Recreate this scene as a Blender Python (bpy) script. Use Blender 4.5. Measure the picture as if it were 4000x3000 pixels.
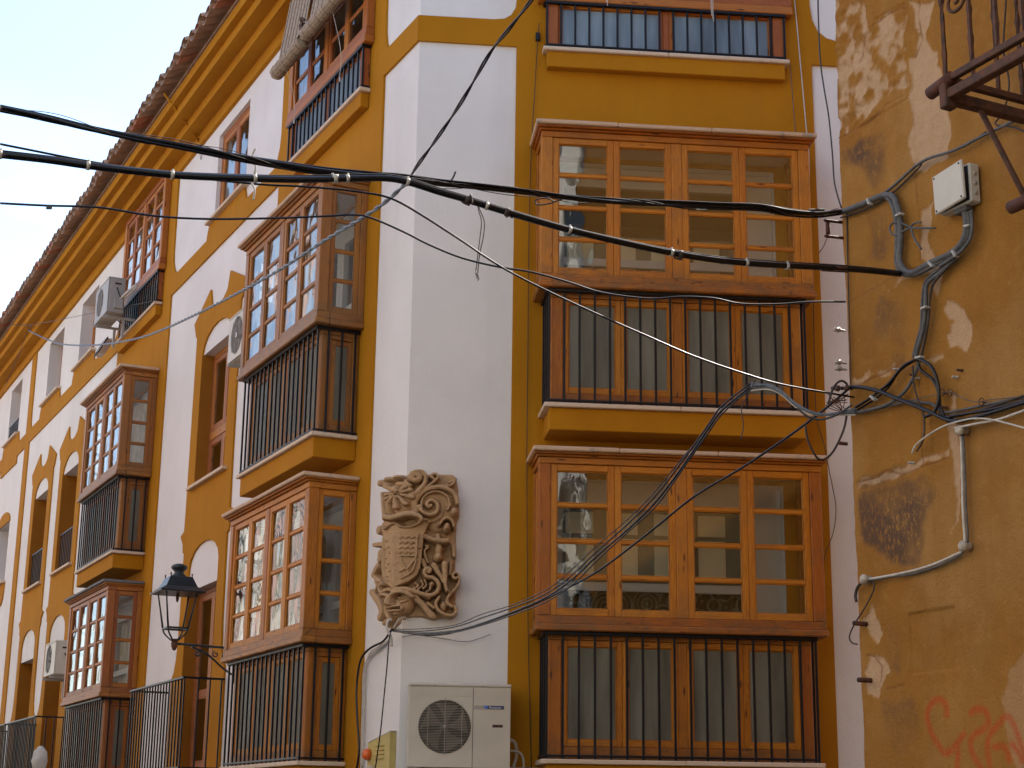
import bpy, bmesh, math, random, json
import numpy as np
from mathutils import Vector, Matrix
from mathutils.geometry import tessellate_polygon
random.seed(7); np.random.seed(7)
R_ = math.radians
scene = bpy.context.scene
for _o in list(bpy.data.objects): bpy.data.objects.remove(_o)

# ------------------------------------------------------------------ camera
CAMZ = 1.6
cam_d = bpy.data.cameras.new('camera'); cam = bpy.data.objects.new('camera', cam_d)
scene.collection.objects.link(cam); scene.camera = cam
cam_d.sensor_width = 36.0; cam_d.lens = 36.0*6429.4/4000.0
cam_d.clip_start = 0.05; cam_d.clip_end = 2000
PITCH, ROLL = R_(14.9535), R_(-0.7556)
cam.matrix_world = Matrix.Translation((0, 0, CAMZ)) @ Matrix.Rotation(math.pi/2+PITCH, 4, 'X') @ Matrix.Rotation(-ROLL, 4, 'Z')

# ------------------------------------------------------------------ sky, sun, exposure
SUN_AZ, SUN_EL = 40.0, 44.0          # compass from +Y clockwise
world = bpy.data.worlds.new('World'); scene.world = world; world.use_nodes = True
wn = world.node_tree; wn.nodes.clear()
sky = wn.nodes.new('ShaderNodeTexSky'); sky.sky_type = 'NISHITA'; sky.sun_disc = False
sky.sun_elevation = R_(SUN_EL); sky.sun_rotation = R_(SUN_AZ)
sky.air_density = 1.0; sky.dust_density = .7; sky.ozone_density = 1.0
# a thin bank of cloud low over the street, part of the sky itself
tc = wn.nodes.new('ShaderNodeTexCoord')
mp = wn.nodes.new('ShaderNodeMapping'); mp.inputs['Scale'].default_value = (1.2, 1.2, 3.0)
nz = wn.nodes.new('ShaderNodeTexNoise'); nz.inputs['Scale'].default_value = 2.2; nz.inputs['Detail'].default_value = 6
cr = wn.nodes.new('ShaderNodeValToRGB'); cr.color_ramp.elements[0].position = .50; cr.color_ramp.elements[1].position = .80
cr.color_ramp.elements[0].color = (0, 0, 0, 1); cr.color_ramp.elements[1].color = (.75, .75, .75, 1)
mx = wn.nodes.new('ShaderNodeMixRGB'); mx.inputs[2].default_value = (9.0, 9.3, 9.6, 1)
bg = wn.nodes.new('ShaderNodeBackground'); bg.inputs['Strength'].default_value = 0.15
wo = wn.nodes.new('ShaderNodeOutputWorld')
L_ = wn.links.new
L_(tc.outputs['Generated'], mp.inputs['Vector']); L_(mp.outputs['Vector'], nz.inputs['Vector'])
sz = wn.nodes.new('ShaderNodeSeparateXYZ'); mr = wn.nodes.new('ShaderNodeMapRange'); mu = wn.nodes.new('ShaderNodeMath'); mu.operation = 'MULTIPLY'
mr.inputs['From Min'].default_value = .42; mr.inputs['From Max'].default_value = .22; L_(tc.outputs['Generated'], sz.inputs[0]); L_(sz.outputs['Z'], mr.inputs['Value'])
L_(nz.outputs['Fac'], cr.inputs['Fac']); L_(cr.outputs['Color'], mu.inputs[0]); L_(mr.outputs[0], mu.inputs[1]); L_(mu.outputs[0], mx.inputs['Fac'])
L_(sky.outputs['Color'], mx.inputs[1]); L_(mx.outputs['Color'], bg.inputs['Color']); L_(bg.outputs[0], wo.inputs['Surface'])
sun_d = bpy.data.lights.new('sun', 'SUN'); sun = bpy.data.objects.new('sun', sun_d); scene.collection.objects.link(sun)
sun_d.energy = 4.0; sun_d.angle = R_(0.53); sun_d.color = (1.0, .94, .84)
_a, _e = R_(SUN_AZ), R_(SUN_EL)
_sd = Vector((math.sin(_a)*math.cos(_e), math.cos(_a)*math.cos(_e), math.sin(_e)))
sun.rotation_euler = (-_sd).to_track_quat('-Z', 'Y').to_euler(); sun.location = (0, 0, 30)
scene.view_settings.view_transform = 'Standard'; scene.view_settings.look = 'None'
scene.view_settings.gamma = 1.0; scene.view_settings.use_curve_mapping = False
scene.view_settings.exposure = 1.45
scene.render.engine = 'CYCLES'
scene.cycles.max_bounces = 8; scene.cycles.diffuse_bounces = 4; scene.cycles.glossy_bounces = 4
scene.cycles.transparent_max_bounces = 24; scene.cycles.transmission_bounces = 4
scene.cycles.caustics_reflective = False; scene.cycles.caustics_refractive = False
scene.cycles.sample_clamp_indirect = 6.0

# ------------------------------------------------------------------ the lie of the place (metres)
def azv(d): return Vector((math.sin(R_(d)), math.cos(R_(d)), 0))
AZ_L, AZ_R = -26.1436, 84.3807
C0 = Vector((-0.86942866, 13.47197438, 0))           # street corner of the ochre and white house
uL, nL = azv(AZ_L), azv(AZ_L-90)
uR, nR = azv(AZ_R), azv(AZ_R+90)
W0 = Vector((1.77323704, 8.41577339, 0))             # far corner of the old wall
uW, nW = -uL, nL
def frame(o, u, n, du=0.0, dz=0.0):
    s = 1 if u.cross(n).z > 0 else -1
    x = u*s
    m = Matrix(((x.x, n.x, 0, 0), (x.y, n.y, 0, 0), (0, 0, 1, 0), (0, 0, 0, 1)))
    p = o + u*du; m.translation = Vector((p.x, p.y, dz)); return m
def pL(u, o, z): return C0 + uL*u + nL*o + Vector((0, 0, z))
def pR(u, o, z): return C0 + uR*u + nR*o + Vector((0, 0, z))
def pW(u, o, z): return W0 + uW*u + nW*o + Vector((0, 0, z))

# ------------------------------------------------------------------ object helpers
COL = scene.collection
WM = {}
def tag(o, label=None, cat=None, group=None, kind=None):
    if label: o['label'] = label
    if cat: o['category'] = cat
    if group: o['group'] = group
    if kind: o['kind'] = kind
    return o
def link(o, parent, mw):
    COL.objects.link(o)
    if parent is not None:
        o.parent = parent; o.matrix_basis = WM[parent.name].inverted() @ mw
    else: o.matrix_basis = mw
    WM[o.name] = mw
    return o
def empty(name, mw, label=None, cat=None, group=None, kind=None, parent=None):
    if isinstance(mw, Vector): mw = Matrix.Translation(mw)
    o = bpy.data.objects.new(name, None); o.empty_display_size = .2
    link(o, parent, mw); return tag(o, label, cat, group, kind)
def copy_tree(o, parent, mw):
    c = o.copy(); COL.objects.link(c)
    if parent is not None: c.parent = parent; c.matrix_basis = WM[parent.name].inverted() @ mw
    else: c.parent = None; c.matrix_basis = mw
    WM[c.name] = mw
    rel = mw @ WM[o.name].inverted()
    for ch in list(o.children): copy_tree(ch, c, rel @ WM[ch.name])
    return c

class MB:
    """collects shapes and links them as one mesh"""
    def __init__(s): s.v = []; s.f = []; s.uv = []; s.t = []; s.m = []; s.sm = []
    def add(s, vs, fs, uvs=None, tint=None, mi=0, smooth=False):
        b = len(s.v); s.v += [tuple(v) for v in vs]; t = random.random() if tint is None else tint
        for i, f in enumerate(fs):
            s.f.append([b+k for k in f]); s.t.append(t); s.m.append(mi); s.sm.append(smooth)
            s.uv.append(uvs[i] if uvs else [(vs[k][0]+vs[k][1], vs[k][2]) for k in f])
        return s
    def box(s, x0, x1, y0, y1, z0, z1, ax='z', ch=0.0, tint=None, mi=0):
        if x0 > x1: x0, x1 = x1, x0
        if y0 > y1: y0, y1 = y1, y0
        if z0 > z1: z0, z1 = z1, z0
        ia = 'xyz'.index(ax); o = (random.random()*9, random.random()*9)
        def uvf(p):
            a = p[ia]; b = sum(p)-a; return (a+o[0], b+o[1])
        if ch <= 0:
            vs = [(x, y, z) for x in (x0, x1) for y in (y0, y1) for z in (z0, z1)]
            fs = [(0, 1, 3, 2), (4, 6, 7, 5), (0, 4, 5, 1), (2, 3, 7, 6), (0, 2, 6, 4), (1, 5, 7, 3)]
        else:
            lo, hi = (x0, y0, z0), (x1, y1, z1); vs = []; ix = {}
            ch = min(ch, (x1-x0)*.45, (y1-y0)*.45, (z1-z0)*.45)
            for cx in (0, 1):
                for cy in (0, 1):
                    for cz in (0, 1):
                        for k in range(3):
                            c = [(lo, hi)[(cx, cy, cz)[j]][j] + (0 if j == k else (ch if (cx, cy, cz)[j] == 0 else -ch)) for j in range(3)]
                            ix[(cx, cy, cz, k)] = len(vs); vs.append(tuple(c))
            fs = []
            for k in range(3):
                a, b = [j for j in range(3) if j != k]
                for sd in (0, 1):
                    q = []
                    for (p, r) in ((0, 0), (1, 0), (1, 1), (0, 1)):
                        c = [0, 0, 0]; c[k] = sd; c[a] = p; c[b] = r; q.append(ix[(c[0], c[1], c[2], k)])
                    fs.append(q)
            for k in range(3):
                a, b = [j for j in range(3) if j != k]
                for sa in (0, 1):
                    for sb in (0, 1):
                        c0 = [0, 0, 0]; c1 = [0, 0, 0]; c1[k] = 1
                        for c in (c0, c1): c[a] = sa; c[b] = sb
                        fs.append([ix[(*c0, a)], ix[(*c1, a)], ix[(*c1, b)], ix[(*c0, b)]])
            for c in [(i, j, k) for i in (0, 1) for j in (0, 1) for k in (0, 1)]: fs.append([ix[(*c, 0)], ix[(*c, 1)], ix[(*c, 2)]])
            cen = Vector(((x0+x1)/2, (y0+y1)/2, (z0+z1)/2)); g = []
            for f in fs:
                P = [Vector(vs[i]) for i in f]; n = (P[1]-P[0]).cross(P[2]-P[0]); fc = sum(P, Vector())/len(P)
                g.append(f if n.dot(fc-cen) > 0 else list(reversed(f)))
            fs = g
        return s.add(vs, fs, [[uvf(vs[k]) for k in f] for f in fs], tint, mi)
    def tube(s, pts, r, n=8, mi=0, tint=None, cap=True, closed=False, smooth=True):
        P = [Vector(p) for p in pts]; N = len(P); rs = r if isinstance(r, (list, tuple)) else [r]*N
        vs = []; prev = None
        for i, p in enumerate(P):
            if closed: t = (P[(i+1) % N]-P[i-1])
            else: t = (P[min(i+1, N-1)]-P[max(i-1, 0)])
            t = t.normalized() if t.length > 1e-9 else Vector((0, 0, 1))
            if prev is None:
                a = Vector((0, 0, 1)) if abs(t.z) < .9 else Vector((1, 0, 0)); u = t.cross(a).normalized()
            else:
                u = prev - t*prev.dot(t); u = u.normalized() if u.length > 1e-6 else t.orthogonal().normalized()
            prev = u; w = t.cross(u)
            for k in range(n):
                an = 2*math.pi*k/n; vs.append(p + (u*math.cos(an)+w*math.sin(an))*rs[i])
        fs = []
        M = N if closed else N-1
        for i in range(M):
            for k in range(n):
                a = i*n+k; b = i*n+(k+1) % n; j = (i+1) % N; fs.append((a, b, j*n+(k+1) % n, j*n+k))
        if cap and not closed: fs.append(tuple(range(n-1, -1, -1))); fs.append(tuple((N-1)*n+k for k in range(n)))
        L = [0]
        for i in range(1, N): L.append(L[-1]+(P[i]-P[i-1]).length)
        uvs = [[(L[min(k//n, N-1)], (k % n)/n*2*math.pi*rs[0]) for k in f] for f in fs]
        return s.add(vs, fs, uvs, tint, mi, smooth)
    def lathe(s, prof, c, n=16, axis='z', mi=0, tint=None, sq=False):
        vs = []; c = Vector(c)
        for (r, h) in prof:
            for k in range(n):
                an = 2*math.pi*(k+(.5 if sq else 0))/n; a, b = r*math.cos(an), r*math.sin(an)
                vs.append(c + (Vector((a, b, h)) if axis == 'z' else Vector((a, h, b)) if axis == 'y' else Vector((h, a, b))))
        fs = []
        for i in range(len(prof)-1):
            for k in range(n): fs.append((i*n+k, i*n+(k+1) % n, (i+1)*n+(k+1) % n, (i+1)*n+k))
        fs.append(tuple(range(n-1, -1, -1))); fs.append(tuple((len(prof)-1)*n+k for k in range(n)))
        return s.add(vs, fs, None, tint, mi, not sq)
    def prism(s, poly, y0, y1, mi=0, tint=None, fn=None):
        """poly in x,z extruded along y"""
        n = len(poly); fn = fn or (lambda x, y, z: (x, y, z))
        vs = [fn(x, y0, z) for x, z in poly]+[fn(x, y1, z) for x, z in poly]
        tris = tessellate_polygon([[Vector((x, z, 0)) for x, z in poly]])
        fs = [tuple(t) for t in tris]+[tuple(n+k for k in reversed(t)) for t in tris]
        fs += [(i, (i+1) % n, n+(i+1) % n, n+i) for i in range(n)]
        return s.add(vs, fs, None, tint, mi)
    def build(s, name, mats, parent=None, mw=None, label=None, cat=None, group=None, kind=None, attrs=None, recalc=True):
        me = bpy.data.meshes.new(name); me.from_pydata(s.v, [], s.f)
        if not isinstance(mats, (list, tuple)): mats = [mats]
        for m in mats: me.materials.append(m)
        n = len(s.f)
        me.polygons.foreach_set('material_index', s.m); me.polygons.foreach_set('use_smooth', s.sm)
        uvl = me.uv_layers.new(name='UVMap'); uvl.data.foreach_set('uv', [c for f in s.uv for p in f for c in p])
        at = me.attributes.new('tint', 'FLOAT', 'FACE'); at.data.foreach_set('value', s.t)
        if recalc:
            bm = bmesh.new(); bm.from_mesh(me); bmesh.ops.recalc_face_normals(bm, faces=bm.faces); bm.to_mesh(me); bm.free()
        me.update()
        o = bpy.data.objects.new(name, me)
        if mw is None: mw = WM[parent.name] if parent is not None else Matrix.Identity(4)
        link(o, parent, mw); return tag(o, label, cat, group, kind)

def smoothpts(pts, k=4):
    """Catmull-Rom through the points"""
    P = [Vector(p) for p in pts]
    if len(P) < 3: return P
    out = []
    for i in range(len(P)-1):
        p0 = P[max(i-1, 0)]; p1 = P[i]; p2 = P[i+1]; p3 = P[min(i+2, len(P)-1)]
        for j in range(k):
            t = j/k
            out.append(.5*((2*p1)+(p2-p0)*t+(2*p0-5*p1+4*p2-p3)*t*t+(3*p1-p0-3*p2+p3)*t**3))
    out.append(P[-1]); return out
# ------------------------------------------------------------------ materials
class NT:
    def __init__(s, name):
        s.m = bpy.data.materials.new(name); s.m.use_nodes = True; s.t = s.m.node_tree; s.t.nodes.clear()
        s.out = s.t.nodes.new('ShaderNodeOutputMaterial')
    def n(s, typ, **kw):
        nd = s.t.nodes.new('ShaderNode'+typ)
        for k, v in kw.items():
            if k.startswith('_'): setattr(nd, k[1:], v); continue
            key = int(k[1:]) if k[0] == 'i' and k[1:].isdigit() else k.replace('__', ' ')
            if isinstance(v, bpy.types.NodeSocket): s.t.links.new(v, nd.inputs[key])
            else: nd.inputs[key].default_value = v
        return nd
    def math(s, op, a, b=0.0, clamp=False):
        return s.n('Math', _operation=op, _use_clamp=clamp, i0=a, i1=b).outputs[0]
    def mix(s, f, a, b, mode='MIX'):
        nd = s.t.nodes.new('ShaderNodeMixRGB'); nd.blend_type = mode
        for i, v in enumerate((f, a, b)):
            if isinstance(v, bpy.types.NodeSocket): s.t.links.new(v, nd.inputs[i])
            elif i == 0: nd.inputs[0].default_value = v
            else: nd.inputs[i].default_value = (*v[:3], 1)
        return nd.outputs[0]
    def ramp(s, f, stops):
        nd = s.t.nodes.new('ShaderNodeValToRGB'); s.t.links.new(f, nd.inputs[0]); e = nd.color_ramp.elements
        while len(e) < len(stops): e.new(.5)
        for i, (p, c) in enumerate(stops):
            e[i].position = p; e[i].color = (c, c, c, 1) if isinstance(c, (int, float)) else (*c[:3], 1)
        return nd.outputs[0]
    def noise(s, vec, scale, detail=3, rough=.55, dist=0.0):
        nd = s.n('TexNoise', Scale=float(scale), Detail=float(detail), Roughness=rough, Distortion=dist)
        if vec is not None: s.t.links.new(vec, nd.inputs['Vector'])
        return nd.outputs['Fac']
    def obj(s): return s.n('TexCoord').outputs['Object']
    def pos(s): return s.n('NewGeometry').outputs['Position']
    def mapv(s, v, sc): return s.n('Mapping', Vector=v, Scale=sc).outputs[0]
    def attr(s, name, out='Fac'): return s.n('Attribute', _attribute_name=name).outputs[out]
    def rnd(s): return s.n('ObjectInfo').outputs['Random']
    def bump(s, h, st=.5, d=.01, nrm=None):
        nd = s.n('Bump', Strength=st, Distance=d, Height=h)
        if nrm is not None: s.t.links.new(nrm, nd.inputs['Normal'])
        return nd.outputs[0]
    def pbr(s, col, rough=.8, nrm=None, metal=0.0, spec=.5, **kw):
        nd = s.n('BsdfPrincipled', Roughness=rough, Metallic=metal)
        nd.inputs['Specular IOR Level'].default_value = spec
        if isinstance(col, bpy.types.NodeSocket): s.t.links.new(col, nd.inputs['Base Color'])
        else: nd.inputs['Base Color'].default_value = (*col, 1)
        if nrm is not None: s.t.links.new(nrm, nd.inputs['Normal'])
        for k, v in kw.items(): nd.inputs[k.replace('__', ' ')].default_value = v
        return nd.outputs[0]
    def done(s, sh): s.t.links.new(sh, s.out.inputs['Surface']); return s.m
def simple(name, col, rough=.7, var=.12, sc=6.0, metal=0.0, bump=0.0, bsc=60.0, spec=.5):
    k = NT(name); p = k.pos(); f = k.noise(p, sc, 4)
    d = tuple(c*(1-var*2) for c in col); l = tuple(min(1, c*(1+var)) for c in col)
    c = k.mix(k.ramp(f, [(.3, 0.0), (.7, 1.0)]), d, l)
    nr = k.bump(k.noise(p, bsc, 3), bump, .004) if bump else None
    return k.done(k.pbr(c, rough, nr, metal, spec))

def m_white():
    k = NT('white_render'); p = k.pos()
    a = k.noise(p, .9, 5); st = k.noise(k.mapv(p, (3.0, 3.0, .35)), 1.0, 4)
    c = k.mix(k.ramp(a, [(.35, 0.0), (.7, 1.0)]), (.715, .70, .69), (.79, .78, .77))
    c = k.mix(k.math('MULTIPLY', k.ramp(st, [(.56, 0.0), (.78, 1.0)]), .22), c, (.56, .54, .52))
    sp = k.ramp(k.noise(p, 26, 2), [(.78, 0.0), (.82, 1.0)]); c = k.mix(k.math('MULTIPLY', sp, .14), c, (.48, .44, .41))
    h = k.math('ADD', k.noise(p, 85, 3), k.math('MULTIPLY', k.noise(p, 9, 2), 1.2))
    return k.done(k.pbr(c, .92, k.bump(h, .42, .008), spec=.2))
def m_ochre(name='ochre_render', a1=(.40, .165, .0045), a2=(.46, .20, .0075)):
    k = NT(name); p = k.pos()
    a = k.noise(p, 1.3, 5); c = k.mix(k.ramp(a, [(.3, 0.0), (.72, 1.0)]), a1, a2)
    st = k.noise(k.mapv(p, (4.0, 4.0, .4)), 1.0, 4); c = k.mix(k.math('MULTIPLY', k.ramp(st, [(.5, 0.0), (.8, 1.0)]), .35), c, (.30, .125, .012))
    sp = k.ramp(k.noise(p, 22, 2), [(.77, 0.0), (.80, 1.0)]); c = k.mix(k.math('MULTIPLY', sp, .22), c, (.6, .40, .16))
    h = k.math('ADD', k.noise(p, 95, 3), k.math('MULTIPLY', k.noise(p, 9, 2), 1.2))
    return k.done(k.pbr(c, .9, k.bump(h, .42, .008), spec=.2))
def m_wood(name, light=(.50, .165, .022), dark=(.25, .058, .008), grey=.0, dirt=.35, red=.35, rail=.75):
    k = NT(name); uv = k.n('UVMap').outputs[0]; t = k.attr('tint'); r = k.rnd(); p = k.pos(); ob = k.obj()
    off = k.n('CombineXYZ', X=k.math('MULTIPLY', r, 37.0), Y=k.math('MULTIPLY', t, 41.0), Z=0.0).outputs[0]
    v = k.n('VectorMath', _operation='ADD', i0=uv, i1=off).outputs[0]
    g1 = k.noise(k.mapv(v, (1.3, 22, 1)), 1.0, 4, .6, 1.6)
    g2 = k.noise(k.mapv(v, (5, 110, 1)), 1.0, 3, .6, .3)
    ring = k.ramp(g1, [(.28, 0.0), (.40, .85), (.46, .1), (.54, .9), (.60, .05), (.72, .8)])
    c = k.mix(k.math('MULTIPLY', ring, .75), light, dark)
    tv = k.math('FRACT', k.math('ADD', k.math('MULTIPLY', t, 3.7), k.math('MULTIPLY', r, 5.1)))
    c = k.mix(k.math('MULTIPLY', k.ramp(tv, [(.35, 0.0), (.75, 1.0)]), red), c, (.30, .050, .010))
    tw = k.math('FRACT', k.math('ADD', k.math('MULTIPLY', t, 7.3), k.math('MULTIPLY', r, 2.7)))
    c = k.mix(k.math('MULTIPLY', k.ramp(tw, [(.4, 0.0), (.8, 1.0)]), .55), c, (.58, .235, .022))
    c = k.mix(k.math('MULTIPLY', k.ramp(g2, [(.42, 0.0), (.72, 1.0)]), .38), c, (.16, .045, .010))
    kn = k.n('TexVoronoi', Vector=k.mapv(v, (3.4, 15, 1)), Scale=1.0).outputs['Distance']
    c = k.mix(k.ramp(kn, [(.07, .95), (.16, 0.0)]), c, (.070, .018, .006))
    ws = k.noise(p, 3.1, 5, .65)
    c = k.mix(k.math('MULTIPLY', k.ramp(ws, [(.48, 0.0), (.66, 1.0)]), dirt), c, (.17, .085, .035))
    # rain wear along the sill boards (their own height on the bay) and at the foot of the posts
    z = k.n('SeparateXYZ', i0=ob).outputs['Z']
    def bandf(c0, w): return k.ramp(k.math('MULTIPLY', k.math('ABSOLUTE', k.math('SUBTRACT', z, c0)), 1.0/w), [(0.35, 1.0), (1.0, 0.0)])
    wr = k.math('MAXIMUM', bandf(1.06, .17), bandf(.03, .12))
    wn_ = k.ramp(k.noise(k.mapv(p, (1, 1, 2)), 5.5, 6, .7), [(.36, 0.0), (.60, 1.0)])
    c = k.mix(k.math('MULTIPLY', k.math('MULTIPLY', wr, wn_), rail), c, (.165, .088, .036))
    c = k.mix(k.math('MULTIPLY', k.math('MULTIPLY', wr, k.ramp(k.noise(p, 13, 6, .75), [(.56, 0.0), (.68, 1.0)])), rail), c, (.05, .026, .014))
    if grey > 0:
        c = k.mix(k.math('MULTIPLY', k.ramp(k.noise(p, 1.7, 4), [(.25, .35), (.7, 1.0)]), grey), c, (.215, .115, .044))
    h = k.math('ADD', g2, k.math('MULTIPLY', g1, .6))
    return k.done(k.pbr(c, .50, k.bump(h, .3, .003), spec=.35))
def m_glass(name, tintc=(.93, .95, .94), wav=.35, refl=1.0, base=.07):
    k = NT(name); r = k.rnd(); p = k.obj()
    off = k.n('CombineXYZ', X=k.math('MULTIPLY', r, 23.0), Y=k.math('MULTIPLY', r, 7.0), Z=k.math('MULTIPLY', r, 31.0)).outputs[0]
    v = k.n('VectorMath', _operation='ADD', i0=p, i1=off).outputs[0]
    h = k.noise(k.mapv(v, (3.2, 3.2, 2.2)), 1.0, 1.5, .4)
    nr = k.bump(h, wav, .03)
    gl = k.n('BsdfGlossy', Color=(1, 1, 1, 1), Roughness=.015, Normal=nr).outputs[0]
    tr = k.n('BsdfTransparent', Color=(*tintc, 1)).outputs[0]
    fr = k.n('LayerWeight', Blend=.5).outputs['Facing']
    f = k.math('ADD', k.math('MULTIPLY', k.math('POWER', fr, 4.0), .85*refl), base, True)
    return k.done(k.n('MixShader', i0=f, i1=tr, i2=gl).outputs[0])
def m_frost(name, c1=(.105, .105, .080), c2=(.27, .27, .215), see=.30, ribs=True):
    k = NT(name); p = k.obj(); r = k.rnd()
    off = k.n('CombineXYZ', X=k.math('MULTIPLY', r, 23.0), Y=0.0, Z=k.math('MULTIPLY', r, 31.0)).outputs[0]
    v = k.n('VectorMath', _operation='ADD', i0=p, i1=off).outputs[0]
    band = k.noise(k.mapv(v, (6, 6, .9)), 1.0, 4, .55)
    c = k.mix(k.ramp(band, [(.3, 0.0), (.7, 1.0)]), c1, c2)
    rib = k.n('TexWave', Vector=p, Scale=48.0, _wave_type='BANDS', _bands_direction='X').outputs['Fac']
    rib2 = k.n('TexWave', Vector=p, Scale=48.0, _wave_type='BANDS', _bands_direction='Y').outputs['Fac']
    nr = k.bump(k.math('ADD', rib, rib2), .35, .002) if ribs else k.bump(band, .2, .01)
    s = k.pbr(c, .33, nr, spec=.6)
    tr = k.n('BsdfTransparent', Color=(.85, .88, .85, 1)).outputs[0]
    return k.done(k.n('MixShader', i0=see, i1=s, i2=tr).outputs[0])
def m_stone(name='sill_stone', a=(.58, .45, .32), b=(.70, .57, .44), grey=.25):
    k = NT(name); p = k.pos(); c = k.mix(k.noise(p, 5, 5), a, b)
    g = k.ramp(k.noise(k.mapv(p, (1.5, 1.5, 1)), 3.1, 6, .7), [(.58, 0.0), (.66, 1.0)])
    c = k.mix(k.math('MULTIPLY', g, grey), c, (.20, .20, .20))
    c = k.mix(k.math('MULTIPLY', k.ramp(k.noise(p, 45, 3), [(.6, 0.0), (.72, 1.0)]), .35), c, (.30, .19, .12))
    return k.done(k.pbr(c, .75, k.bump(k.noise(p, 50, 4), .3, .004), spec=.3))
def m_sand():
    k = NT('carved_sandstone'); p = k.pos(); c = k.mix(k.noise(p, 9, 5), (.40, .25, .135), (.52, .35, .20))
    c = k.mix(k.math('MULTIPLY', k.ramp(k.noise(p, 16, 6, .7), [(.52, 0.0), (.74, 1.0)]), .5), c, (.235, .155, .09))
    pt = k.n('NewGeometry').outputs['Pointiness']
    c = k.mix(k.math('MULTIPLY', k.ramp(pt, [(.40, 1.0), (.495, 0.0)]), .55), c, (.15, .075, .032))  # worn tint that also paints in shading: recesses darker, raised edges paler
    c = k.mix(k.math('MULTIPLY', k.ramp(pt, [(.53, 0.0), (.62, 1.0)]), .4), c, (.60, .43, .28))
    h = k.math('ADD', k.noise(p, 160, 4), k.math('MULTIPLY', k.noise(p, 35, 3), 1.0))
    return k.done(k.pbr(c, .9, k.bump(h, .35, .004), spec=.15))
def m_tile():
    k = NT('clay_tile'); p = k.pos(); r = k.rnd(); a = k.noise(p, 7, 5)
    c = k.mix(r, (.36, .22, .145), (.50, .33, .23)); c = k.mix(k.ramp(a, [(.35, 0.0), (.7, .7)]), c, (.27, .20, .14))
    c = k.mix(k.math('MULTIPLY', k.ramp(r, [(.8, 0.0), (.85, 1.0)]), .7), c, (.42, .12, .055))
    return k.done(k.pbr(c, .9, k.bump(k.noise(p, 60, 4), .4, .006), spec=.2))
def m_oldwall():
    k = NT('old_ochre_plaster'); p = k.pos()
    a = k.noise(p, 1.1, 6, .6); st = k.noise(k.mapv(p, (7, 7, .55)), 1.0, 6, .65); f = k.noise(p, 14, 6, .7)
    c = k.mix(k.ramp(a, [(.35, 0.0), (.65, 1.0)]), (.29, .125, .022), (.365, .170, .034))
    c = k.mix(k.math('MULTIPLY', k.attr('pale'), .9), c, (.40, .215, .070))
    c = k.mix(k.math('MULTIPLY', k.ramp(st, [(.45, 0.0), (.72, 1.0)]), .45), c, (.27, .125, .032))
    c = k.mix(k.math('MULTIPLY', k.ramp(f, [(.50, 0.0), (.75, 1.0)]), .28), c, (.50, .27, .10))
    fl = k.ramp(k.noise(k.mapv(p, (1, 1, .5)), 33, 4, .6), [(.70, 0.0), (.74, 1.0)]); c = k.mix(k.math('MULTIPLY', fl, .35), c, (.58, .38, .20))
    pk = k.attr('patch'); pc = k.mix(k.noise(p, 20, 5, .7), (.44, .26, .14), (.58, .40, .25))
    c = k.mix(pk, c, pc)
    sn = k.math('MULTIPLY', k.attr('stain'), k.ramp(k.noise(k.mapv(p, (1, 1, .55)), 42, 6, .75), [(.36, 0.0), (.50, 1.0)]))
    c = k.mix(k.math('MULTIPLY', sn, .92), c, (.105, .062, .045))
    c = k.mix(k.math('MULTIPLY', k.attr('crack'), .75), c, (.20, .085, .035))
    gf = k.math('MULTIPLY', k.attr('spray'), k.ramp(k.noise(p, 50, 4, .6), [(.25, .45), (.6, 1.0)]))
    c = k.mix(k.math('MULTIPLY', gf, .62), c, (.50, .055, .012))
    h = k.math('ADD', k.noise(p, 70, 5, .65), k.math('MULTIPLY', k.noise(k.mapv(p, (1, 1, .6)), 17, 4), 1.6))
    return k.done(k.pbr(c, .92, k.bump(h, .8, .010), spec=.15))
def m_rust(name='rusty_iron', a=(.045, .028, .022), b=(.15, .055, .028)):
    k = NT(name); p = k.pos(); c = k.mix(k.ramp(k.noise(p, 18, 5, .7), [(.35, 0.0), (.7, 1.0)]), a, b)
    return k.done(k.pbr(c, .7, k.bump(k.noise(p, 70, 4), .5, .004), spec=.35))
M = {}
M['white'] = m_white(); M['ochre'] = m_ochre()
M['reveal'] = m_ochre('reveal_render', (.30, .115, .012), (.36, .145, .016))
M['wood'] = m_wood('pine_honey', (.50, .180, .018), (.26, .068, .008)); M['sash'] = m_wood('pine_orange', (.60, .230, .014), (.36, .105, .008), 0, .22, .12, .5); M['woodg'] = m_wood('pine_weathered', (.42, .155, .022), (.22, .062, .010), .50, .5)
M['woodr'] = m_wood('pine_red', (.40, .125, .026), (.24, .062, .013), 0, .15, .3, .0)
M['woodt'] = m_wood('pine_brown_red', (.36, .125, .040), (.20, .060, .018), .12, .25, .3, .5)
M['glass'] = m_glass('window_glass', base=.075, wav=.22); M['glassl'] = m_glass('window_glass_wavy', wav=.75, refl=.62, base=.05)
M['frost'] = m_frost('ribbed_glass'); M['frostb'] = m_frost('ribbed_glass_blue', (.10, .15, .20), (.27, .37, .45), .1)
M['stone'] = m_stone(); M['stonec'] = m_stone('cornice_stone', (.50, .34, .22), (.66, .48, .33), .55)
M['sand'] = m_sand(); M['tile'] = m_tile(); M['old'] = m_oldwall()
M['iron'] = simple('black_iron', (.006, .007, .011), .42, .3, 20, .0, .3, spec=.3)
M['rust'] = m_rust(); M['rust2'] = m_rust('rusty_iron_brown', (.06, .022, .014), (.13, .045, .025))
M['cable'] = simple('black_cable', (.007, .007, .009), .26, .2, 30, spec=.4)
M['cableb'] = simple('dark_blue_cable', (.012, .012, .028), .38, .3, 60)
M['cableg'] = simple('grey_cable', (.105, .105, .108), .6, .2, 25)
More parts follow.
